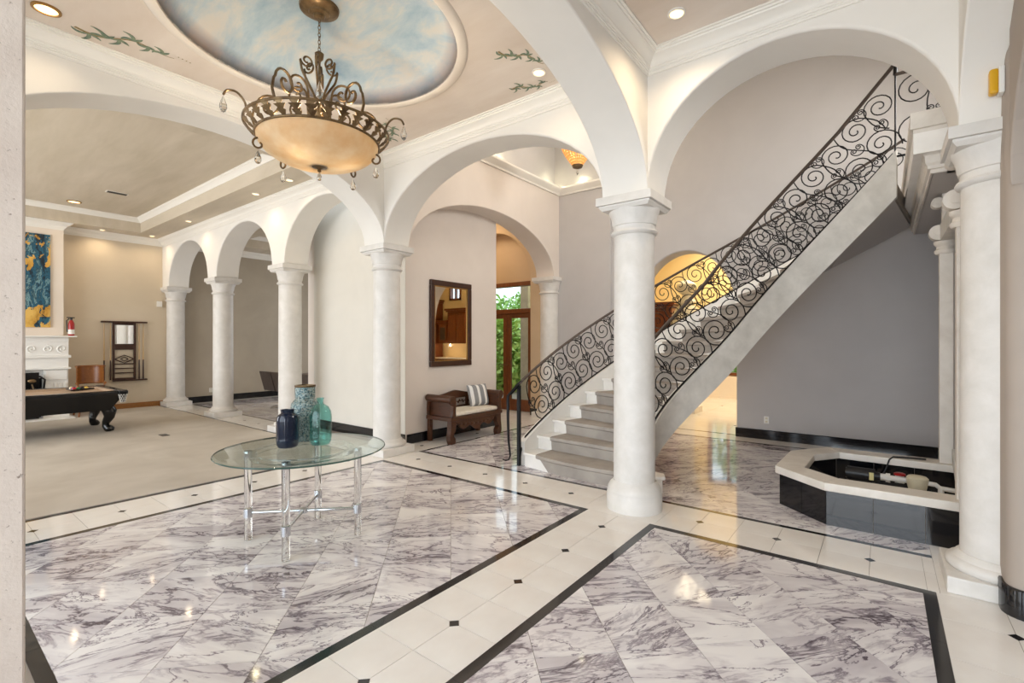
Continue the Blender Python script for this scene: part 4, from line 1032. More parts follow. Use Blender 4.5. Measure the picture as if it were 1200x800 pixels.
# ================================================================ CHANDELIER AND PENDANT
def scroll2(ax, az, path): return [(ax + r, az + z) for r, z in path]
def spiral_rz(c, R, a0, turns, sgn, n=22, r0=0.006):
    return spiral(c, R, a0, turns, sgn, n, r0)
def chandelier():
    cx, cy = -3.53, 2.07; zr = 3.13
    t = thing('bowl_chandelier', (cx, cy, 2.83), 'bronze scrolled chandelier with glowing amber bowl under the painted sky dome', 'chandelier')
    zt = ZC + 0.245
    m = MB(); m.lathe([(0.02, zt - 0.085), (0.04, zt - 0.08), (0.045, zt - 0.06), (0.075, zt - 0.055), (0.08, zt - 0.04), (0.12, zt - 0.035), (0.145, zt - 0.02), (0.15, zt)], cx, cy, 32); m.build('canopy', 'antique_bronze', t, smooth=35)
    n = 9; ztop = zt - 0.085; zb = 3.80
    for i in range(n):
        z = ztop - (ztop - zb) * (i + 0.5) / n; hh = (ztop - zb) / n * 0.66; q = []
        for k in range(12):
            a = 2 * pi * k / 12; u = 0.010 * cos(a); q.append((cx + (u if i % 2 else 0), cy + (0 if i % 2 else u), z + hh * sin(a)))
        m = MB(); m.tube(q, 0.0028, 5, closed=True); m.build('chain_link', 'antique_bronze', t, smooth=60)
    m = MB(); m.lathe([(0.012, 3.80), (0.035, 3.78), (0.03, 3.74), (0.012, 3.72), (0.009, 3.70), (0.009, 3.42), (0.03, 3.40), (0.045, 3.36), (0.05, 3.30), (0.03, 3.26), (0.035, 3.20), (0.06, 3.14), (0.02, 3.10)], cx, cy, 20); m.build('stem', 'antique_bronze', t, smooth=40)
    def radial(a, pts, y0=0.0): return [(cx + r * cos(a) - y0 * sin(a), cy + r * sin(a) + y0 * cos(a), z) for r, z in pts]
    RR = 0.525
    for k in range(6):
        a = 2 * pi * k / 6 + 0.35
        # crown scrolls at the top
        q = [(0.025, 3.34), (0.04, 3.44), (0.09, 3.53), (0.13, 3.60), (0.145, 3.68)]
        m = MB(); m.smooth_tube(radial(a, q), 0.009, 6); m.tube(radial(a, spiral((0.095, 3.69), 0.05, radians(-5), 1.3, 1, 22)), 0.008, 6); m.build('crown_scroll', 'antique_bronze', t, smooth=60)
        # tall inner S scroll
        q = [(0.06, 3.15), (0.085, 3.25), (0.095, 3.38)]
        s1 = spiral((0.185, 3.45), 0.085, radians(180), 1.3, 1, 22)[::-1]
        m = MB(); m.tube(radial(a + 0.26, q + s1), 0.009, 6); s2 = spiral((0.19, 3.25), 0.08, radians(190), 1.25, -1, 20)
        m.tube(radial(a + 0.26, s2), 0.008, 6); m.build('inner_scroll', 'antique_bronze', t, smooth=60)
    for k in range(10):
        a = 2 * pi * k / 10 + 0.1
        if k % 2 == 0:
            q = [(RR - 0.04, zr + 0.04), (RR - 0.01, zr + 0.12), (RR - 0.025, zr + 0.20)]
            s1 = spiral((RR - 0.14, zr + 0.22), 0.10, radians(0), 1.35, -1, 24)[::-1]
            m = MB(); m.tube(radial(a, q + s1), 0.010, 6); m.build('rim_scroll', 'antique_bronze', t, smooth=60)
        else:
            q = [(RR - 0.01, zr + 0.03), (RR + 0.0, zr + 0.10), (RR + 0.05, zr + 0.155), (RR + 0.11, zr + 0.15), (RR + 0.135, zr + 0.11)]
            m = MB(); m.smooth_tube(radial(a, q), 0.008, 6); ar = m.build('outer_hook', 'antique_bronze', t, smooth=60)
            x, y, z = radial(a, [(RR + 0.135, zr + 0.09)])[0]
            m = MB(); m.lathe([(0.002, z + 0.01), (0.010, z - 0.01), (0.024, z - 0.05), (0.026, z - 0.07), (0.016, z - 0.095), (0.002, z - 0.105)], x, y, 8); m.build('crystal_drop', 'crystal', ar)
    # band: two hoops with upright acanthus leaves between them
    r0, z0, r1, z1 = 0.53, zr + 0.035, 0.455, zr - 0.05
    hoop = lambda r, z: [(cx + r * cos(2 * pi * i / 60), cy + r * sin(2 * pi * i / 60), z) for i in range(60)]
    m = MB(); m.tube(hoop(r0, z0), 0.011, 6, closed=True); m.build('upper_hoop', 'antique_bronze', t, smooth=60)
    m = MB(); m.tube(hoop(r1, z1), 0.010, 6, closed=True); m.build('lower_hoop', 'antique_bronze', t, smooth=60)
    for k in range(30):
        a = 2 * pi * k / 30; da = 2 * pi / 30
        L = [(-0.10, 0.0), (-0.30, 0.30), (-0.14, 0.36), (-0.42, 0.66), (-0.14, 0.68), (-0.34, 0.97), (0.0, 1.05), (0.34, 0.97), (0.14, 0.68), (0.42, 0.66), (0.14, 0.36), (0.30, 0.30), (0.10, 0.0)]
        f = lambda u, v, e: (cx + (r1 + (r0 - r1) * v + 0.012 * sin(pi * v) + e) * cos(a + u * da), cy + (r1 + (r0 - r1) * v + 0.012 * sin(pi * v) + e) * sin(a + u * da), z1 + (z0 - z1) * v)
        m = MB(); m.slab(L, lambda u, v: f(u, v, 0), lambda u, v: f(u, v, 0.006)); m.build('leaf', 'antique_bronze', t)
    m = MB(); pr = []
    for i in range(15):
        q = pi / 2 * i / 14; pr.append((max(0.001, 0.45 * sin(q)), zr - 0.05 - 0.20 * cos(q)))
    m.lathe(pr, cx, cy, 48, cap=False); m.lathe([(r * 0.985, z + 0.008) for r, z in pr], cx, cy, 48, cap=False); m.build('glass_bowl', 'alabaster', t, smooth=60)
    zb = zr - 0.25
    m = MB(); m.lathe([(0.001, zb - 0.04), (0.015, zb - 0.03), (0.012, zb - 0.015), (0.03, zb - 0.005), (0.065, zb + 0.004), (0.07, zb + 0.012), (0.001, zb + 0.012)], cx, cy, 16); fin = m.build('finial', 'antique_bronze', t, smooth=40)
    m = MB(); m.lathe([(0.002, zb - 0.04), (0.012, zb - 0.055), (0.02, zb - 0.08), (0.012, zb - 0.10), (0.002, zb - 0.105)], cx, cy, 8); m.build('crystal_drop', 'crystal', fin)
    for k in range(4):
        a = radians(-30 + (-82, 82, 140, -140)[k])
        s1 = spiral((0.425, zr - 0.15), 0.05, radians(120), 1.0, 1, 16, 0.012)
        m = MB(); m.tube(radial(a, s1), 0.008, 6); hk = m.build('under_hook', 'antique_bronze', t, smooth=60)
        x, y, z = radial(a, [(0.43, zr - 0.20)])[0]
        m = MB(); m.lathe([(0.002, z), (0.010, z - 0.02), (0.024, z - 0.055), (0.025, z - 0.075), (0.014, z - 0.095), (0.002, z - 0.10)], x, y, 8); m.build('crystal_drop', 'crystal', hk)
    for k in range(3):
        a = 2 * pi * k / 3 + 0.9; x, y = cx + 0.19 * cos(a), cy + 0.19 * sin(a)
        m = MB(); m.sphere((x, y, zr - 0.06), 0.035, 10, 8); m.build('bulb', 'lamp', t, smooth=80)
        point('lamp_chandelier', (x, y, zr - 0.125), 24, (1.0, 0.86, 0.66), 0.05)
chandelier()
def pendant():
    cx, cy = -3.63, 6.30; zt, zb = 4.62, 4.10
    t = thing('beaded_pendant', (cx, cy, zb), 'amber beaded basket pendant lamp hanging high in the stair hall', 'pendant lamp')
    for k in range(24):
        a = 2 * pi * k / 24; m = MB()
        for i in range(16):
            f = i / 15; r = 0.06 + 0.21 * sin(min(1.0, f * 1.02) * pi / 2) ** 0.9; z = zb + 0.06 + (zt - zb - 0.06) * f
            m.sphere((cx + r * cos(a), cy + r * sin(a), z), 0.019, 6, 4)
        m.build('bead_strand', 'beads', t, smooth=80)
    m = MB(); m.lathe([(0.01, zb), (0.07, zb + 0.02), (0.085, zb + 0.05), (0.06, zb + 0.07)], cx, cy, 20); m.build('bottom_cap', 'antique_bronze', t, smooth=40)
    m = MB(); m.lathe([(0.002, zb - 0.09), (0.018, zb - 0.06), (0.01, zb - 0.03), (0.004, zb)], cx, cy, 8); m.build('crystal_drop', 'crystal', t)
    m = MB(); m.lathe([(0.27, zt - 0.01), (0.285, zt), (0.285, zt + 0.04), (0.27, zt + 0.05), (0.27, zt - 0.01)], cx, cy, 36, cap=False); m.build('top_hoop', 'antique_bronze', t, smooth=40)
    for k in range(4):
        a = pi / 2 * k; m = MB(); m.tube([(cx + 0.28 * cos(a), cy + 0.28 * sin(a), zt + 0.04), (cx + 0.14 * cos(a), cy + 0.14 * sin(a), zt + 0.3), (cx, cy, zt + 0.45)], 0.006, 6); m.build('arm', 'antique_bronze', t)
    m = MB(); m.tube([(cx, cy, zt + 0.45), (cx, cy, 5.79)], 0.008, 6); m.build('suspension_rod', 'antique_bronze', t)
    m = MB(); m.lathe([(0.03, 5.74), (0.07, 5.77), (0.07, 5.80)], cx, cy, 16); m.build('canopy', 'antique_bronze', t)
    point('lamp_pendant', (cx, cy, zt - 0.15), 9, WARM, 0.06)
pendant()

# ================================================================ BENCH, CUSHION, PILLOW, MIRROR
def bench():
    xb, xf, y0, y1 = -5.49, -4.97, 4.98, 6.13
    t = thing('carved_bench', ((xb + xf) / 2, (y0 + y1) / 2, 0), 'carved dark teak bench with scrolled arms under the framed mirror', 'bench'); D = 'teak'
    m = MB(); m.box(xb, xf + 0.015, y0 - 0.02, y1 + 0.02, 0.335, 0.395); m.build('seat_frame', D, t, bevel=0.01)
    for y in (y0, y1):
        s = 1 if y == y0 else -1
        m = MB(); m.box(xb + 0.005, xb + 0.065, min(y, y + s * 0.06), max(y, y + s * 0.06), 0, 0.34); m.build('leg', D, t, bevel=0.006)
        P = [(0, 0), (0.085, 0), (0.098, 0.03), (0.095, 0.08), (0.065, 0.115), (0.055, 0.135), (0.075, 0.165), (0.10, 0.20), (0.11, 0.26), (0.13, 0.34), (0, 0.34), (-0.005, 0.22), (-0.015, 0.15), (-0.02, 0.06)]
        m = MB(); m.slab(P, lambda a, b: (xf - 0.085, y + s * a, b), lambda a, b: (xf, y + s * a, b)); m.build('leg', D, t, bevel=0.008)
    n = 28; P = [(y0 + 0.10, 0.34)]; 
    for i in range(n + 1):
        f = i / n; yy = y0 + 0.11 + (y1 - y0 - 0.22) * f
        z = 0.25 + 0.035 * cos(f * 6 * pi) - 0.06 * sin(f * pi) + 0.03 * (abs(2 * f - 1) ** 3)
        P.append((yy, z))
    P.append((y1 - 0.10, 0.34))
    m = MB(); m.slab(P, lambda a, b: (xf - 0.045, a, b), lambda a, b: (xf - 0.015, a, b)); ap = m.build('apron', D, t, bevel=0.004)
    for i in range(9):
        f = (i + 0.5) / 9; yy = y0 + 0.16 + (y1 - y0 - 0.32) * f
        m = MB(); m.sphere((xf - 0.013, yy, 0.285 - 0.03 * sin(f * pi)), 0.03, 10, 6, (0.3, 1.3, 0.7)); m.build('carving', D, ap, smooth=60)
    # arms: side panel, scroll roll on top
    for y in (y0, y1):
        s = 1 if y == y0 else -1
        m = MB(); m.box(xb + 0.04, xf - 0.04, y + (0.035 if s > 0 else -0.065), y + (0.065 if s > 0 else -0.035), 0.395, 0.64); m.build('arm_panel', D, t)
        m = MB(); r = 0.055; yc = y + s * 0.02; m.tube([(xb + 0.0, yc, 0.655), (xf + 0.005, yc, 0.655)], r, 20); m.build('arm_roll', D, t, smooth=40)
        P = [(0.0, 0.395), (0.085, 0.395), (0.08, 0.50), (0.09, 0.58), (0.085, 0.66), (0.055, 0.705), (0.01, 0.712), (-0.03, 0.69), (-0.042, 0.65), (-0.02, 0.60), (0.02, 0.57), (0.015, 0.48)]
        m = MB(); m.slab(P, lambda a, b: (xf - 0.03, y + s * a, b), lambda a, b: (xf + 0.02, y + s * a, b)); m.build('arm_front', D, t, bevel=0.008)
        m = MB(); m.box(xb, xb + 0.05, min(y, y + s * 0.06), max(y, y + s * 0.06), 0.39, 0.66); m.build('back_post', D, t)
    P = [(y0 + 0.05, 0.60)]
    for i in range(25):
        f = i / 24; P.append((y0 + 0.05 + (y1 - y0 - 0.10) * f, 0.655 + 0.075 * (sin(f * pi) ** 2) - 0.012 * abs(cos(f * 3 * pi))))
    P.append((y1 - 0.05, 0.60)); P = P[::-1]
    m = MB(); m.slab(P, lambda a, b: (xb, a, b), lambda a, b: (xb + 0.045, a, b)); m.build('crest_rail', D, t, bevel=0.006)
    m = MB(); m.box(xb, xb + 0.04, y0 + 0.05, y1 - 0.05, 0.43, 0.475); m.build('lower_rail', D, t)
    for f in (0.25, 0.5, 0.75):
        yy = y0 + (y1 - y0) * f; m = MB(); m.box(xb + 0.005, xb + 0.035, yy - 0.022, yy + 0.022, 0.47, 0.62); m.build('back_splat', D, t)
    for f in (0.15, 0.375, 0.625, 0.85):
        yy = y0 + (y1 - y0) * f; m = MB()
        for q in (-1, 1):
            m.tube([(xb + 0.02, yy + q * (0.02 + 0.05 * k / 6), 0.54 + 0.03 * sin(k * 1.05)) for k in range(7)], 0.008, 5)
        m.tube([(xb + 0.02, yy - 0.11, 0.54), (xb + 0.02, yy + 0.11, 0.54)], 0.008, 5)
        m.build('back_carving', D, t, smooth=60)
    c = MB(); c.box(xb + 0.06, xf - 0.005, y0 + 0.075, y1 - 0.075, 0.397, 0.46)
    o = c.build('seat_cushion', 'cushion', None, bevel=0.025, seg=4, loc=((xb + xf) / 2, (y0 + y1) / 2, 0.397), smooth=40); tag(o, 'long cream seat cushion lying on the carved teak bench', 'cushion')
    # pillow leaning on the far arm
    m = MB(); n = 14; vs = []; fs = []
    for sd in (-1, 1):
        for i in range(n + 1):
            for j in range(n + 1):
                u, v_ = -1 + 2 * i / n, -1 + 2 * j / n; th = 0.075 * (max(0, (1 - u ** 4) * (1 - v_ ** 4))) ** 0.5
                vs.append((sd * th, u * 0.185 * (1 - 0.05 * (1 - v_ * v_) * 0 + 0.03 * abs(v_)), v_ * 0.17 * (1 + 0.03 * abs(u))))
    o_ = (n + 1) ** 2
    for sd in (0, 1):
        for i in range(n):
            for j in range(n):
                a = sd * o_ + i * (n + 1) + j; fs.append((a, a + 1, a + n + 2, a + n + 1))
    m.add(vs, fs); o = m.build('striped_pillow', 'stripes', None, smooth=70, loc=(0, 0, 0)); o.location = (-5.27, 5.90, 0.632); o.rotation_euler = (radians(2), radians(-16), radians(-14))
    tag(o, 'grey and white striped pillow leaning on the far end of the bench', 'pillow')
bench()
def wall_mirror():
    x, y0, y1, z0, z1 = -5.53, 5.06, 5.985, 1.115, 2.47
    t = thing('framed_mirror', (x, (y0 + y1) / 2, z0), 'tall dark wood framed mirror on the pale wall above the bench', 'mirror')
    w = 0.085; m = MB(); pr = 0.045
    for a, b, c, d in ((y0, y1, z0, z0 + w), (y0, y1, z1 - w, z1), (y0, y0 + w, z0 + w, z1 - w), (y1 - w, y1, z0 + w, z1 - w)): 
        q = MB(); q.box(x, x + pr, a, b, c, d); q.build('frame_rail', 'dark_wood', t, bevel=0.012, seg=3)
    e = 0.018
    for a, b, c, d in ((y0 + w, y1 - w, z0 + w, z0 + w + e), (y0 + w, y1 - w, z1 - w - e, z1 - w), (y0 + w, y0 + w + e, z0 + w + e, z1 - w - e), (y1 - w - e, y1 - w, z0 + w + e, z1 - w - e)):
        q = MB(); q.box(x, x + 0.03, a, b, c, d); q.build('gilt_edge', 'gold_edge', t)
    m = MB(); m.box(x + 0.004, x + 0.018, y0 + w, y1 - w, z0 + w, z1 - w); m.build('mirror_glass', 'mirror', t)
wall_mirror()

# ================================================================ FRENCH DOOR
def french_door():
    x0, x1, zt = -7.32, -5.80, 2.80
    f = MB(); y0, y1 = 8.26, 8.42; t = 0.09
    f.box(x0, x0 + t, y0, y1, 0, zt); f.box(x1 - t, x1, y0, y1, 0, zt); f.box(x0, x1, y0, y1, zt - t, zt); f.box(x0, x1, y0, y1, 2.12, 2.22)
    D = struct(f.build('door_1', 'door_wood', bevel=0.006))
    mid = (x0 + x1) / 2
    for a, b in ((x0 + t, mid - 0.005), (mid + 0.005, x1 - t)):
        m = MB(); w = 0.10; m.box(a, a + w, 8.30, 8.35, 0.01, 2.12); m.box(b - w, b, 8.30, 8.35, 0.01, 2.12); m.box(a + w, b - w, 8.30, 8.35, 0.01, 0.26); m.box(a + w, b - w, 8.30, 8.35, 2.02, 2.12)
        lf = m.build('door_leaf', 'door_wood', D, bevel=0.004)
        p = MB(); p.box(a + w, b - w, 8.322, 8.328, 0.26, 2.02); p.build('pane', 'pane', lf)
        hd = MB(); xx = b - 0.05 if b < mid + 0.01 else a + 0.05; hd.tube([(xx, 8.30, 1.0), (xx, 8.26, 1.0), (xx - 0.08, 8.255, 1.0)], 0.009, 8); hd.build('handle', 'antique_bronze', lf, smooth=60)
    p = MB(); p.box(x0 + t, x1 - t, 8.322, 8.328, 2.22, zt - t); p.build('transom_pane', 'pane', D)
french_door()

# ================================================================ POOL ROOM
def pool_table():
    x0, x1, y0, y1, zt = -11.50, -9.98, -0.35, 2.42, 0.70
    t = thing('pool_table', ((x0 + x1) / 2, (y0 + y1) / 2, 0.008), 'black pool table with tan felt and ball-and-claw legs on the carpet', 'pool table')
    B = 'black_lacquer'; r = 0.13
    for a, b, c, d in ((x0, x1, y0, y0 + r), (x0, x1, y1 - r, y1), (x0, x0 + r, y0 + r, y1 - r), (x1 - r, x1, y0 + r, y1 - r)):
        m = MB(); m.box(a, b, c, d, zt - 0.07, zt); m.build('rail', B, t, bevel=0.02, seg=3)
    for a, b, c, d in ((x0 + r, x1 - r, y0 + r, y0 + r + 0.05), (x0 + r, x1 - r, y1 - r - 0.05, y1 - r), (x0 + r, x0 + r + 0.05, y0 + r, y1 - r), (x1 - r - 0.05, x1 - r, y0 + r, y1 - r)):
        m = MB(); m.box(a, b, c, d, zt - 0.05, zt - 0.008); m.build('cushion_rail', 'felt', t)
    m = MB(); m.box(x0 + r, x1 - r, y0 + r, y1 - r, zt - 0.07, zt - 0.04); m.build('bed', 'felt', t)
    m = MB(); a = 0.04; b = 0.20
    m.add([(x0 + b, y0 + b, 0.37), (x1 - b, y0 + b, 0.37), (x1 - b, y1 - b, 0.37), (x0 + b, y1 - b, 0.37), (x0 + a, y0 + a, zt - 0.065), (x1 - a, y0 + a, zt - 0.065), (x1 - a, y1 - a, zt - 0.065), (x0 + a, y1 - a, zt - 0.065)], [(0, 3, 2, 1), (4, 5, 6, 7), (0, 1, 5, 4), (1, 2, 6, 5), (2, 3, 7, 6), (3, 0, 4, 7)]); m.build('body', B, t)
    for x in (x0 + 0.32, x1 - 0.32):
        for y in (y0 + 0.30, y1 - 0.22):
            sx = 1 if x > (x0 + x1) / 2 else -1; sy = 1 if y > (y0 + y1) / 2 else -1
            pts = []; rr = []
            for z, o, q in ((0.42, 0.0, 0.095), (0.34, 0.035, 0.10), (0.25, 0.03, 0.075), (0.16, -0.005, 0.055), (0.10, -0.01, 0.05), (0.06, 0.02, 0.065), (0.03, 0.045, 0.065), (0.008, 0.05, 0.04)):
                pts.append((x + sx * o, y + sy * o, z)); rr.append(q)
            m = MB(); m.tube(pts, rr, 12); m.build('leg', B, t, smooth=60)
    for x in (x0 + 0.07, x1 - 0.07):
        for y in (y0 + 0.07, (y0 + y1) / 2, y1 - 0.07):
            m = MB(); m.lathe([(0.055, zt + 0.002), (0.066, zt + 0.004), (0.07, zt - 0.004), (0.066, zt - 0.03)], x, y, 18); pk = m.build('pocket', 'leather', t, smooth=40)
            net = MB(); sx = 0.05 if x > (x0 + x1) / 2 else -0.05
            if True:
                for k in range(10):
                    for sgn in (1, -1):
                        net.tube([(x + sx + (0.062 - 0.03 * f) * cos(2 * pi * k / 10 + sgn * f * 1.2), y + (0.062 - 0.03 * f) * sin(2 * pi * k / 10 + sgn * f * 1.2), zt - 0.06 - 0.14 * f) for f in (0, 0.33, 0.66, 1)], 0.0025, 4)
                net.build('net', 'white_paint', pk)
                bag = MB(); bag.lathe([(0.055, zt - 0.06), (0.045, zt - 0.12), (0.028, zt - 0.195), (0.001, zt - 0.2)], x + sx, y, 14); bag.build('pocket_bag', 'plastic_black', pk, smooth=50)
    cols = ['#f2efe4', '#d8a41e', '#1d3f8a', '#a51f1c', '#5a2a7a', '#d8621c', '#1d6b3a', '#6a1a1c', '#111113', '#e6c25a', '#5b7ec2', '#d25c56']
    tri = MB(); bx, by = -11.05, 2.02; s = 0.22; zz = zt - 0.038
    rk = thing('ball_rack', (bx, by, zt - 0.04), 'black triangle rack with balls at the far end of the pool table', 'rack')
    pts = [(bx - 0.19, by - 0.165, zz + 0.02), (bx + 0.19, by - 0.165, zz + 0.02), (bx, by + 0.165, zz + 0.02)]
    tri.tube([pts[0], pts[1], pts[2]], 0.013, 6, closed=True); tri.build('frame', B, rk)
    n = 0
    for row in range(4):
        for k in range(4 - row):
            x, y = bx - 0.102 + 0.068 * k + 0.034 * row, by - 0.115 + 0.059 * row
            m = MB(); m.sphere((x, y, zt - 0.04 + 0.033), 0.033, 12, 8); nm = ['cream', 'yellow', 'blue', 'red', 'purple', 'orange', 'green', 'maroon', 'black', 'pale yellow', 'light blue', 'coral'][n]
            mt = M.get('ball_' + nm) or plain('ball_' + nm, cols[n], 0.1); M['ball_' + nm] = mt
            o = m.build('pool_ball', mt, None, smooth=80, loc=(x, y, zt - 0.04)); tag(o, nm + ' ball racked at the far end of the pool table', 'ball', 'racked pool balls'); n += 1
pool_table()
def fireplace():
    XB = -13.1
    b = MB(); b.box(-13.5, XB, -0.6, 2.12, 0, ZC); struct(b.build('wall_chimney_breast', 'cream_plaster'))
    yc = 0.78; ye = 2.16; yl = 2 * yc - ye
    t = thing('fireplace', (XB, yc, 0.008), 'white carved mantelpiece with fluted pilaster on the far wall', 'fireplace'); Wt = 'white_paint'
    def bx(nm, *a, bv=0.004, par=None, mt=Wt):
        m = MB(); m.box(*a); return m.build(nm, mt, par or t, bevel=bv)
    m = MB(); m.sweep([(0, 1.50), (0.02, 1.50), (0.035, 1.53), (0.07, 1.57), (0.09, 1.59), (0.09, 1.62), (0, 1.62)], [(XB, ye), (XB + 0.22, ye), (XB + 0.22, yl), (XB, yl)]); m.build('mantel_shelf', Wt, t, smooth=25)
    bx('shelf_top', XB, XB + 0.33, yl - 0.11, ye + 0.11, 1.60, 1.625)
    fz = bx('frieze', XB, XB + 0.22, yl, ye, 1.24, 1.50)
    for i in range(13):
        y = yl + 0.1 + (ye - yl - 0.2) * i / 12; m = MB(); q = spiral((y, 1.37), 0.075, radians(90 if i % 2 else 270), 1.3, 1, 18)
        m.tube([(XB + 0.225, a, c) for a, c in q], 0.012, 6); m.build('scroll_carving', Wt, fz, smooth=60)
    bx('upper_moulding', XB, XB + 0.26, yl - 0.03, ye + 0.03, 1.19, 1.24)
    bx('architrave', XB, XB + 0.22, yl, ye, 1.00, 1.19)
    bx('lower_moulding', XB, XB + 0.26, yl - 0.03, ye + 0.03, 0.965, 1.0)
    for y0, y1 in ((ye - 0.36, ye), (yl, yl + 0.36)):
        p = bx('pilaster', XB, XB + 0.20, y0, y1, 0.10, 0.965)
        for k in range(5):
            yy = y0 + 0.045 + (y1 - y0 - 0.09) * k / 4; m = MB(); m.box(XB + 0.20, XB + 0.215, yy - 0.02, yy + 0.02, 0.16, 0.70); m.build('flute', Wt, p, bevel=0.006)
        m = MB(); m.box(XB + 0.20, XB + 0.235, y0 + 0.02, y1 - 0.02, 0.76, 0.95); q = m.build('pilaster_cap', Wt, p, bevel=0.01)
        bx('pilaster_base', XB, XB + 0.24, y0 - 0.01, y1 + 0.01, 0, 0.12)
    bx('surround_slab', XB, XB + 0.10, yl + 0.36, ye - 0.36, 0.80, 0.965)
    bx('firebox', XB, XB + 0.03, yl + 0.36, ye - 0.36, 0.0, 0.80, mt='black_lacquer')
    bx('hearth', XB, XB + 0.55, yl - 0.05, ye + 0.05, 0.0, 0.03)
    s = thing('fire_screen', (XB + 0.34, 1.35, 0.03), 'black ornamental fire screen standing in front of the fireplace opening', 'fire screen')
    m = MB(); m.box(XB + 0.33, XB + 0.35, 0.2, 1.72, 0.04, 0.92); m.build('panel', 'black_lacquer', s, bevel=0.004)
    for q in range(5):
        m = MB(); y = 0.5 + q * 0.28; m.tube([(XB + 0.36, y, 0.2), (XB + 0.36, y + 0.06, 0.45), (XB + 0.36, y, 0.7)], 0.014, 6); m.sphere((XB + 0.36, y, 0.76), 0.06, 8, 6, (0.3, 1, 0.6)); m.build('leaf_motif', 'antique_bronze', s, smooth=60)
    m = MB(); m.tube([(XB + 0.34, 1.72, 0.85), (XB + 0.36, 1.80, 0.78), (XB + 0.36, 1.78, 0.6), (XB + 0.34, 1.72, 0.56)], 0.016, 6); m.build('side_handle', 'black_lacquer', s, smooth=60)
    # painting over the mantel
    p = thing('abstract_painting', (XB + 0.02, 1.35, 1.78), 'tall blue and gold abstract canvas above the mantelpiece', 'painting')
    m = MB(); m.box(XB + 0.002, XB + 0.04, 0.85, 1.92, 1.79, 3.62); m.build('canvas', 'abstract', p)
    e = thing('fire_extinguisher', (XB + 0.22, 2.20, 1.625), 'red fire extinguisher with white band standing on the mantel end', 'extinguisher')
    x, y = XB + 0.22, 2.20
    m = MB(); m.lathe([(0.045, 1.626), (0.05, 1.635), (0.05, 1.86), (0.04, 1.90), (0.022, 1.94)], x, y, 18); m.build('cylinder', 'red', e, smooth=40)
    m = MB(); m.lathe([(0.0505, 1.66), (0.0515, 1.662), (0.0515, 1.75), (0.0505, 1.752)], x, y, 18, cap=False); m.build('white_band', 'plastic_white', e)
    m = MB(); m.lathe([(0.02, 1.94), (0.022, 1.99), (0.01, 2.0)], x, y, 10); m.box(x - 0.012, x + 0.012, y - 0.07, y + 0.05, 1.98, 2.0); m.build('valve', 'plastic_black', e)
    m = MB(); m.tube([(x, y - 0.03, 1.97), (x, y - 0.07, 1.93), (x, y - 0.065, 1.75), (x, y - 0.06, 1.7)], 0.010, 8); m.build('hose', 'plastic_black', e, smooth=60)
fireplace()
def cue_rack():
    x, y0, y1, z0, z1 = -13.5, 2.98, 3.40, 0.66, 1.94
    t = thing('cue_rack', (x, (y0 + y1) / 2, z0), 'dark wall rack with small mirror and pool cues by the arcade end', 'cue rack'); D = 'dark_wood'
    for a, b, c, d, nm in ((y0 - 0.2, y1 + 0.2, 1.93, 1.965, 'top_shelf'), (y0 - 0.0, y1 + 0.2, 0.63, 0.66, 'bottom_shelf'), (y0, y0 + 0.04, 0.66, 1.93, 'stile'), (y1 - 0.04, y1, 0.66, 1.93, 'stile'), (y0 + 0.04, y1 - 0.04, 1.33, 1.46, 'middle_rail'), (y0 + 0.04, y1 - 0.04, 1.88, 1.93, 'head_rail'), (y0 + 0.04, y1 - 0.04, 0.66, 0.70, 'foot_rail')):
        m = MB(); m.box(x, x + (0.10 if 'shelf' in nm else 0.045), a, b, c, d); m.build(nm, D, t, bevel=0.004)
    m = MB(); m.box(x, x + 0.02, y0 + 0.04, y1 - 0.04, 1.46, 1.88); m.build('mirror_glass', 'mirror', t)
    for z in (0.80, 0.90, 1.0):
        m = MB(); m.box(x + 0.005, x + 0.04, y0 + 0.04, y1 - 0.04, z, z + 0.022); m.build('ball_shelf', D, t)
    m = MB(); yc = (y0 + y1) / 2
    for sg in (1, -1):
        m.tube([(x + 0.025, y0 + 0.04, 1.12), (x + 0.025, yc - 0.08, 1.12 + sg * 0.05), (x + 0.025, yc, 1.12 + sg * 0.085), (x + 0.025, yc + 0.08, 1.12 + sg * 0.05), (x + 0.025, y1 - 0.04, 1.12)], 0.011, 6)
        m.tube([(x + 0.025, yc - 0.07, 1.12), (x + 0.025, yc, 1.12 + sg * 0.045), (x + 0.025, yc + 0.07, 1.12)], 0.009, 6)
    m.build('lattice', D, t, smooth=60)
    for i, (y, lab) in enumerate(((2.83, 'pool cue alone at the left side of the wall cue rack'), (2.94, 'pool cue touching the left stile of the wall cue rack'), (3.455, 'pale pool cue just right of the wall cue rack frame'), (3.53, 'rightmost pool cue of the wall cue rack'))):
        c = thing('pool_cue', (x + 0.06, y, 0.66), lab, 'cue', 'cues on the wall rack')
        m = MB(); m.lathe([(0.016, 0.662), (0.016, 0.70), (0.0135, 1.10)], x + 0.06, y, 10); m.build('butt', D, c, smooth=40)
        m = MB(); m.lathe([(0.0135, 1.10), (0.008, 1.90), (0.006, 1.926)], x + 0.06, y, 10); m.build('shaft', 'cue_wood', c, smooth=40)
cue_rack()
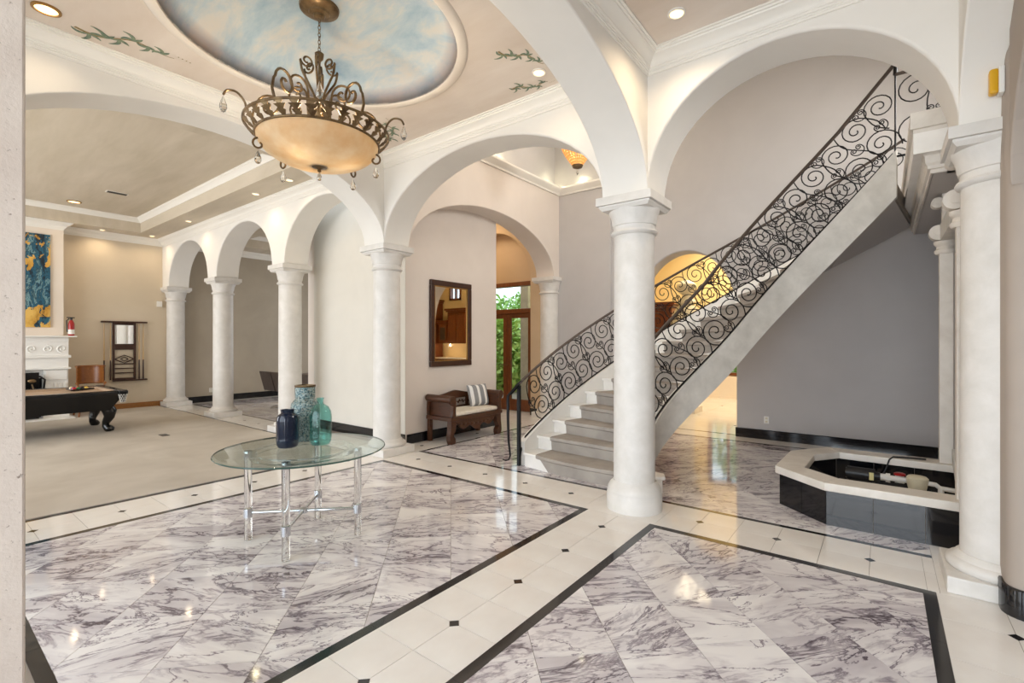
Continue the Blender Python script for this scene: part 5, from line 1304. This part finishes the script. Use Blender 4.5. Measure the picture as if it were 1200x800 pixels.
def captain_chair():
    cx, cy, k = -12.85, 2.50, 1.0
    t = thing('captain_chair', (cx, cy, 0.008), 'wooden captain chair with curved back between fireplace and cue rack', 'chair'); w = 'chair_wood'
    m = MB(); m.box(cx - 0.22, cx + 0.22, cy - 0.22, cy + 0.22, 0.40, 0.44); m.build('seat', w, t, bevel=0.015)
    for sx in (-1, 1):
        for sy in (-1, 1):
            m = MB(); m.tube([(cx + sx * 0.18, cy + sy * 0.19, 0.40), (cx + sx * 0.22, cy + sy * 0.23, 0.01)], [0.022, 0.016], 8); m.build('leg', w, t, smooth=60)
    arc = [(cx - 0.225 * cos(radians(a)), cy + 0.225 * sin(radians(a))) for a in range(-110, 111, 10)]
    m = MB(); m.tube([(x, y, 0.66) for x, y in arc], 0.022, 8); m.build('arm_rail', w, t, smooth=60)
    vs = []; fs = []; ar = [(cx - 0.23 * cos(radians(a)), cy + 0.23 * sin(radians(a)), a) for a in range(-75, 76, 10)]
    for x, y, a in ar:
        q = 0.97; vs += [(x, y, 0.66), (cx + (x - cx) * 0.92, cy + (y - cy) * 0.92, 0.66), (cx + (x - cx) * 1.05, cy + (y - cy) * 1.0, 0.99), (cx + (x - cx) * 0.98, cy + (y - cy) * 0.93, 0.99)]
    for i in range(len(ar) - 1):
        A, B = i * 4, i * 4 + 4; fs += [(A, B, B + 2, A + 2), (A + 1, A + 3, B + 3, B + 1), (A + 2, B + 2, B + 3, A + 3), (A, A + 1, B + 1, B)]
    fs += [(0, 2, 3, 1), (len(ar) * 4 - 4, len(ar) * 4 - 3, len(ar) * 4 - 1, len(ar) * 4 - 2)]
    m = MB(); m.add(vs, fs); m.build('back_panel', w, t, smooth=40)
    m = MB(); m.tube([((x - cx) * 1.05 + cx, y, 1.0) for x, y, a in ar], 0.024, 8); m.build('crest_rail', w, t, smooth=60)
    for a in (-100, -85, 85, 100):
        x, y = cx - 0.215 * cos(radians(a)), cy + 0.215 * sin(radians(a)); m = MB(); m.tube([(x, y, 0.66), (cx + (x - cx) * 0.85, cy + (y - cy) * 0.85, 0.43)], 0.012, 8); m.build('spindle', w, t, smooth=60)
captain_chair()

# ================================================================ DINING ROOM
def dining_chair(loc, rz, label):
    t = thing('dining_chair', loc, label, 'chair', 'dark leather chairs beyond the arcade', rz); t['_o'] = (0, 0, 0)
    m = MB(); m.box(-0.24, 0.24, -0.24, 0.24, 0.40, 0.47); m.build('seat', 'leather', t, bevel=0.02, seg=3)
    m = MB(); m.add([(-0.25, -0.27, 0.40), (0.25, -0.27, 0.40), (0.25, -0.22, 0.40), (-0.25, -0.22, 0.40), (-0.26, -0.38, 0.84), (0.26, -0.38, 0.84), (0.26, -0.34, 0.84), (-0.26, -0.34, 0.84)], [(0, 3, 2, 1), (4, 5, 6, 7), (0, 1, 5, 4), (1, 2, 6, 5), (2, 3, 7, 6), (3, 0, 4, 7)]); m.build('backrest', 'leather', t, bevel=0.012, seg=2)
    m = MB(); m.lathe([(0.21, 0.002), (0.22, 0.008), (0.20, 0.02), (0.03, 0.03), (0.025, 0.05)], 0, 0, 24); m.build('base_disc', 'chrome', t, smooth=40)
    m = MB(); m.lathe([(0.025, 0.03), (0.025, 0.40)], 0, 0, 12); m.build('pedestal', 'chrome', t, smooth=40)
dining_chair((-11.0, 5.50, 0), radians(0), 'dark leather pedestal chair, leftmost beyond the third arcade column')
dining_chair((-10.45, 5.50, 0), radians(0), 'dark leather pedestal chair, middle one beyond the third arcade column')
dining_chair((-9.90, 5.50, 0), radians(0), 'dark leather pedestal chair partly hidden behind the third arcade column')
dining_chair((-9.35, 5.50, 0), radians(0), 'dark leather pedestal chair seen in the gap beside the alcove wall')
def dining_table():
    t = thing('dining_table', (-9.8, 6.4, 0), 'dark dining table beyond the arcade behind the leather chairs', 'table')
    m = MB(); m.box(-11.2, -8.9, 5.85, 6.65, 0.70, 0.74); m.build('table_top', 'dark_wood', t, bevel=0.01)
    for x in (-10.5, -9.1):
        m = MB(); m.box(x - 0.08, x + 0.08, 6.1, 6.4, 0, 0.70); m.build('leg', 'dark_wood', t)
dining_table()

# ================================================================ KITCHEN SEEN THROUGH THE ARCH AND IN THE MIRROR
def cabinet(name, label, x0, x1, y0, y1, z0, z1, doors, glass=False, crown_=True):
    t = thing(name, ((x0 + x1) / 2, (y0 + y1) / 2, z0), label, 'cabinet'); m = MB(); m.box(x0, x1, y0, y1, z0, z1); m.build('body', 'cherry', t)
    wd = (x1 - x0) / doors
    for i in range(doors):
        a, b = x0 + i * wd + 0.02, x0 + (i + 1) * wd - 0.02; m = MB(); yy = y0 - 0.02; s = 0.07
        m.box(a, a + s, yy, y0, z0 + 0.06, z1 - 0.08); m.box(b - s, b, yy, y0, z0 + 0.06, z1 - 0.08); m.box(a + s, b - s, yy, y0, z0 + 0.06, z0 + 0.06 + s); m.box(a + s, b - s, yy, y0, z1 - 0.08 - s, z1 - 0.08)
        d = m.build('door', 'cherry', t, bevel=0.006)
        p = MB(); p.box(a + s, b - s, yy + 0.008, y0, z0 + 0.06 + s, z1 - 0.08 - s); p.build('panel', 'leather' if glass else 'cherry', d)
        k = MB(); k.sphere((b - 0.035, yy - 0.012, (z0 + z1) / 2), 0.014, 8, 6); k.build('knob', 'antique_bronze', d, smooth=60)
    if crown_:
        m = MB(); m.box(x0 - 0.05, x1 + 0.05, y0 - 0.06, y1, z1, z1 + 0.06); m.box(x0 - 0.09, x1 + 0.09, y0 - 0.10, y1, z1 + 0.06, z1 + 0.13); m.build('cornice', 'cherry', t, bevel=0.01)
    return t
cabinet('hutch', 'tall reddish wood hutch seen through the far arch behind the stair rails', -5.3, -3.85, 11.0, 11.5, 0, 2.30, 2)
cabinet('pantry_cabinet', 'tall wood pantry cabinet at the left of the mirror reflection', 3.0, 3.9, 13.0, 13.58, 0, 3.05, 1)
cabinet('glazed_cabinet', 'small glazed wood wall cabinet in the middle of the mirror reflection', 2.40, 2.88, 13.22, 13.58, 1.45, 2.22, 1, True)
cabinet('oven_cabinet', 'tall wood cabinet at the right of the mirror reflection', 1.3, 2.25, 13.1, 13.58, 1.45, 2.65, 2)
cabinet('base_cabinet', 'low wood base cabinet under the bright counter in the mirror reflection', 1.3, 2.98, 13.0, 13.58, 0, 0.86, 3, False, False)
m = MB(); m.box(1.28, 2.985, 12.96, 13.58, 0.865, 0.90); o = m.build('countertop', 'stair_stone', None, loc=(2.0, 13.3, 0.865)); tag(o, 'pale stone countertop on the wood base cabinet in the mirror reflection', 'countertop')
point('lamp_under_cabinet', (2.35, 13.35, 1.38), 7, WARM, 0.02)
def urn():
    x, y = -3.36, 10.5
    t = thing('urn_pedestal', (x, y, 0), 'pale stone pedestal behind the stair carrying the lidded jar', 'pedestal')
    m = MB(); m.box(x - 0.26, x + 0.26, y - 0.26, y + 0.26, 0, 0.12); m.build('plinth', 'fountain_stone', t); m = MB(); m.lathe([(0.2, 0.12), (0.17, 0.2), (0.16, 1.2), (0.2, 1.3), (0.24, 1.34), (0.24, 1.40)], x, y, 24); m.build('shaft', 'fountain_stone', t, smooth=40)
    t = thing('lidded_jar', (x, y, 1.40), 'large cream lidded jar seen through the stair railing before the yellow wall', 'jar')
    m = MB(); m.lathe([(0.12, 1.401), (0.15, 1.42), (0.27, 1.62), (0.33, 1.85), (0.30, 2.08), (0.20, 2.25), (0.15, 2.30), (0.16, 2.33)], x, y, 28); m.build('body', 'plastic_cream', t, smooth=40)
    m = MB(); m.lathe([(0.19, 2.33), (0.20, 2.36), (0.16, 2.42), (0.10, 2.46), (0.08, 2.52), (0.16, 2.58), (0.21, 2.66), (0.20, 2.74), (0.10, 2.82), (0.01, 2.84)], x, y, 28); m.build('lid', 'plastic_cream', t, smooth=40)
urn()

# ================================================================ FITTINGS
def downlight(x, y, z, label, r=0.065, group='recessed ceiling lights', power=0, col=WARM, ang=150):
    t = thing('recessed_light', (x, y, z - 0.012), label, 'ceiling light', group)
    m = MB(); m.lathe([(r, z - 0.012), (r * 1.28, z - 0.008), (r * 1.28, z + 0.002), (r, z + 0.002), (r, z - 0.012)], x, y, 24, cap=False); m.build('trim_ring', 'gold_edge' if r > 0.06 else 'crown_white', t, smooth=40)
    m = MB(); m.lathe([(r, z - 0.004), (r * 0.5, z - 0.006), (0.001, z - 0.007)], x, y, 20, cap=False); m.build('lens', 'lamp', t)
    if power: spot('lamp_recessed', (x, y, z - 0.03), power, col, ang, 1.0)
downlight(-1.19, 3.50, ZC, 'lit recessed light in the ceiling bay at the top right', 0.05, power=34)
downlight(0.05, 1.2, ZC, 'recessed light in the near right ceiling bay', power=30)
downlight(-4.77, 0.68, ZC, 'lit recessed light at the top left beside the painted vine', power=12)
downlight(-2.42, 3.52, ZC, 'small recessed light between the painted vines beside the arch', 0.05, power=12)
for i, x in enumerate((-13.07, -10.89, -8.03, -6.95, -6.30)):
    downlight(x, 3.60, ZC, ('small spotlight in the arcade soffit nearest the far end wall', 'small spotlight in the arcade soffit above the second column', 'small spotlight in the arcade soffit left of the chandelier crystals', 'small spotlight in the arcade soffit just below the chandelier bowl', 'small spotlight in the arcade soffit nearest the foyer arch')[i], 0.045, 'spotlights along the arcade soffit', 16)
for y, lab in ((2.75, 'small spotlight in the end soffit above the wall cue rack'), (1.95, 'small spotlight in the end soffit above the mantel corner')):
    downlight(-13.2, y, ZC, lab, 0.045, 'spotlights along the end soffit', 18)
downlight(-12.35, 2.15, 4.21, 'large lit recessed light in the brushed tray ceiling', 0.09, power=20)
def vent(x, y, z, label):
    t = thing('ceiling_vent', (x, y, z - 0.015), label, 'vent'); m = MB(); m.box(x - 0.07, x + 0.07, y - 0.16, y + 0.16, z - 0.008, z); m.build('frame', 'crown_white', t)
    for k in range(4):
        m = MB(); m.box(x - 0.05 + k * 0.028, x - 0.034 + k * 0.028, y - 0.14, y + 0.14, z - 0.015, z - 0.007); m.build('slat', 'plastic_black', t)
vent(-11.0, 2.5, 4.21, 'small dark air vent in the brushed tray ceiling')
def outlet(loc, nrm, label, nm='wall_outlet'):
    t = thing(nm, loc, label, 'outlet'); x, y, z = loc; m = MB()
    if nrm == 'y': m.box(x - 0.035, x + 0.035, y - 0.008, y, z - 0.055, z + 0.055)
    else: m.box(x, x + 0.008, y - 0.035, y + 0.035, z - 0.055, z + 0.055)
    m.build('cover_plate', 'plastic_white', t, bevel=0.003)
    for dz in (-0.025, 0.025):
        m = MB()
        if nrm == 'y': m.box(x - 0.016, x + 0.016, y - 0.011, y - 0.007, z + dz - 0.014, z + dz + 0.014)
        else: m.box(x + 0.007, x + 0.011, y - 0.016, y + 0.016, z + dz - 0.014, z + dz + 0.014)
        m.build('socket', 'plastic_cream', t)
outlet((-1.42, 8.25, 0.30), 'y', 'white outlet on the grey wall under the stair')
outlet((-13.45, 4.93, 0.29), 'x', 'white outlet on the taupe wall behind the second arcade column')
t = thing('wall_sensor', (-13.49, 3.86, 2.39), 'small white sensor box on the end wall beside the first column', 'sensor'); m = MB(); m.box(-13.5, -13.44, 3.80, 3.90, 2.33, 2.46); m.build('housing', 'plastic_white', t, bevel=0.01)
t = thing('alarm_light', (0.50, 3.80, 2.97), 'yellow alarm light on a white plate high at the right edge', 'alarm')
m = MB(); m.box(0.515, 0.54, 3.80, 3.87, 2.90, 3.05); m.build('back_plate', 'plastic_white', t, bevel=0.006)
m = MB(); m.box(0.478, 0.516, 3.805, 3.865, 2.905, 3.045); m.build('lens', 'yellow_plastic', t, bevel=0.012, seg=3)

def vine(cx, cy, rz, s, label, flip=1):
    t = thing('painted_vine', (cx, cy, ZC), label, 'stencil', 'painted vines on the foyer ceiling'); t['_o'] = (0, 0, 0); t.rotation_euler.z = rz
    z = -0.003
    stem = [(0.5 * s * (-1 + 2 * k / 20), flip * 0.075 * s * sin(k / 20 * 2.6 * pi), z) for k in range(21)]
    m = MB(); m.tube(stem, [0.003 + 0.012 * (1 - k / 20) * s for k in range(21)], 6, flat=0.2); m.build('stem', 'vine_stem', t)
    for k in range(2, 20, 3):
        x, y, _ = stem[k]; sg = 1 if (k // 3) % 2 == 0 else -1; L = s * (0.25 - 0.005 * k)
        for j, (aa, ln) in enumerate(((55, 1.0), (20, 0.75), (95, 0.6))):
            q = [(x + L * ln * f * cos(radians(aa) * sg * (1 + 1.1 * f)), y + L * ln * f * sin(radians(aa) * sg * (1 + 1.1 * f)), z) for f in [i / 8 for i in range(9)]]
            m = MB(); m.tube(q, [0.002 + 0.022 * s * sin(pi * (0.12 + 0.86 * i / 8)) for i in range(9)], 6, flat=0.15); m.build('leaf', 'vine_paint', t)
    for k in range(4):
        m = MB(); m.sphere((0.5 * s + 0.045 * s * (k + 1), flip * 0.02 * k * s, z), 0.010 * s, 8, 5, (1, 1, 0.2)); m.build('berry', 'vine_stem', t)
vine(-2.40, 3.24, radians(58), 0.42, 'painted scrolling vine stencil above the recessed light near the arch')
vine(-2.62, 3.66, radians(18), 0.36, 'painted scrolling vine stencil below the recessed light near the arch', -1)
vine(-4.78, 1.15, radians(75), 0.62, 'painted scrolling vine stencil at the top left corner of the ceiling')
vine(-4.45, 3.48, radians(-40), 0.5, 'faint painted vine stencil behind the right side of the chandelier', -1)

# cove lamps hidden behind the stair hall crown
for x, y in ((-5.17, 4.9), (-5.17, 6.4), (-5.14, 7.9), (-4.6, 8.15)):
    point('lamp_cove', (x, y, 4.59), 3.5, (1.0, 0.95, 0.62), 0.03)

# ================================================================ GARDEN BEYOND THE GLASS
def shrub(cx, cy, hgt, rad, n, mat, label, z0=-0.125):
    rnd = random.Random(int(cx * 100 + cy * 7)); t = thing('garden_shrub', (cx, cy, z0), label, 'shrub', 'shrubs outside the glass doors')
    m = MB()
    for k in range(n):
        a = rnd.random() * 2 * pi; f = rnd.random(); z = z0 + 0.1 + hgt * f; r = rad * sqrt(rnd.random()) * (0.55 + 0.6 * sin(pi * min(1, f * 0.9 + 0.1)))
        p = Vector((cx + r * cos(a), cy + r * sin(a), z)); d = Vector((rnd.uniform(-1, 1), rnd.uniform(-1, 1), rnd.uniform(-0.6, 0.8))).normalized(); e = d.orthogonal().normalized(); L = rnd.uniform(0.14, 0.30)
        m.add([p, p + d * L * 0.5 + e * L * 0.22, p + d * L, p + d * L * 0.5 - e * L * 0.22], [(0, 1, 2, 3)])
    f = m.build('foliage', mat, t); f['kind'] = 'stuff'
    m = MB(); m.tube([(cx, cy, z0), (cx + 0.05, cy, z0 + hgt * 0.6)], [0.05, 0.02], 6); m.build('stem', 'dark_wood', t)
shrub(-9.3, 11.6, 2.2, 0.75, 3600, M['leaf'], 'light green shrub outside the French door, left of the others')
shrub(-8.3, 13.7, 2.9, 0.85, 3600, M['leaf'], 'taller yellow-green shrub outside the French door')
shrub(-11.6, 16.0, 3.4, 2.0, 4200, M['leaf_dark'], 'darker tree-like shrub farthest outside the French door')
shrub(-3.3, 16.0, 2.6, 1.2, 2000, M['leaf_dark'], 'green shrub outside the low kitchen window')
t = thing('garden_pillar', (-6.95, 9.6, -0.125), 'grey stone pillar standing outside the French door', 'pillar')
m = MB(); m.box(-7.05, -6.82, 9.45, 9.75, -0.125, 3.6); m.build('shaft', 'stringer_stone', t, bevel=0.01)

for o in bpy.data.objects:
    if '_o' in o: del o['_o']
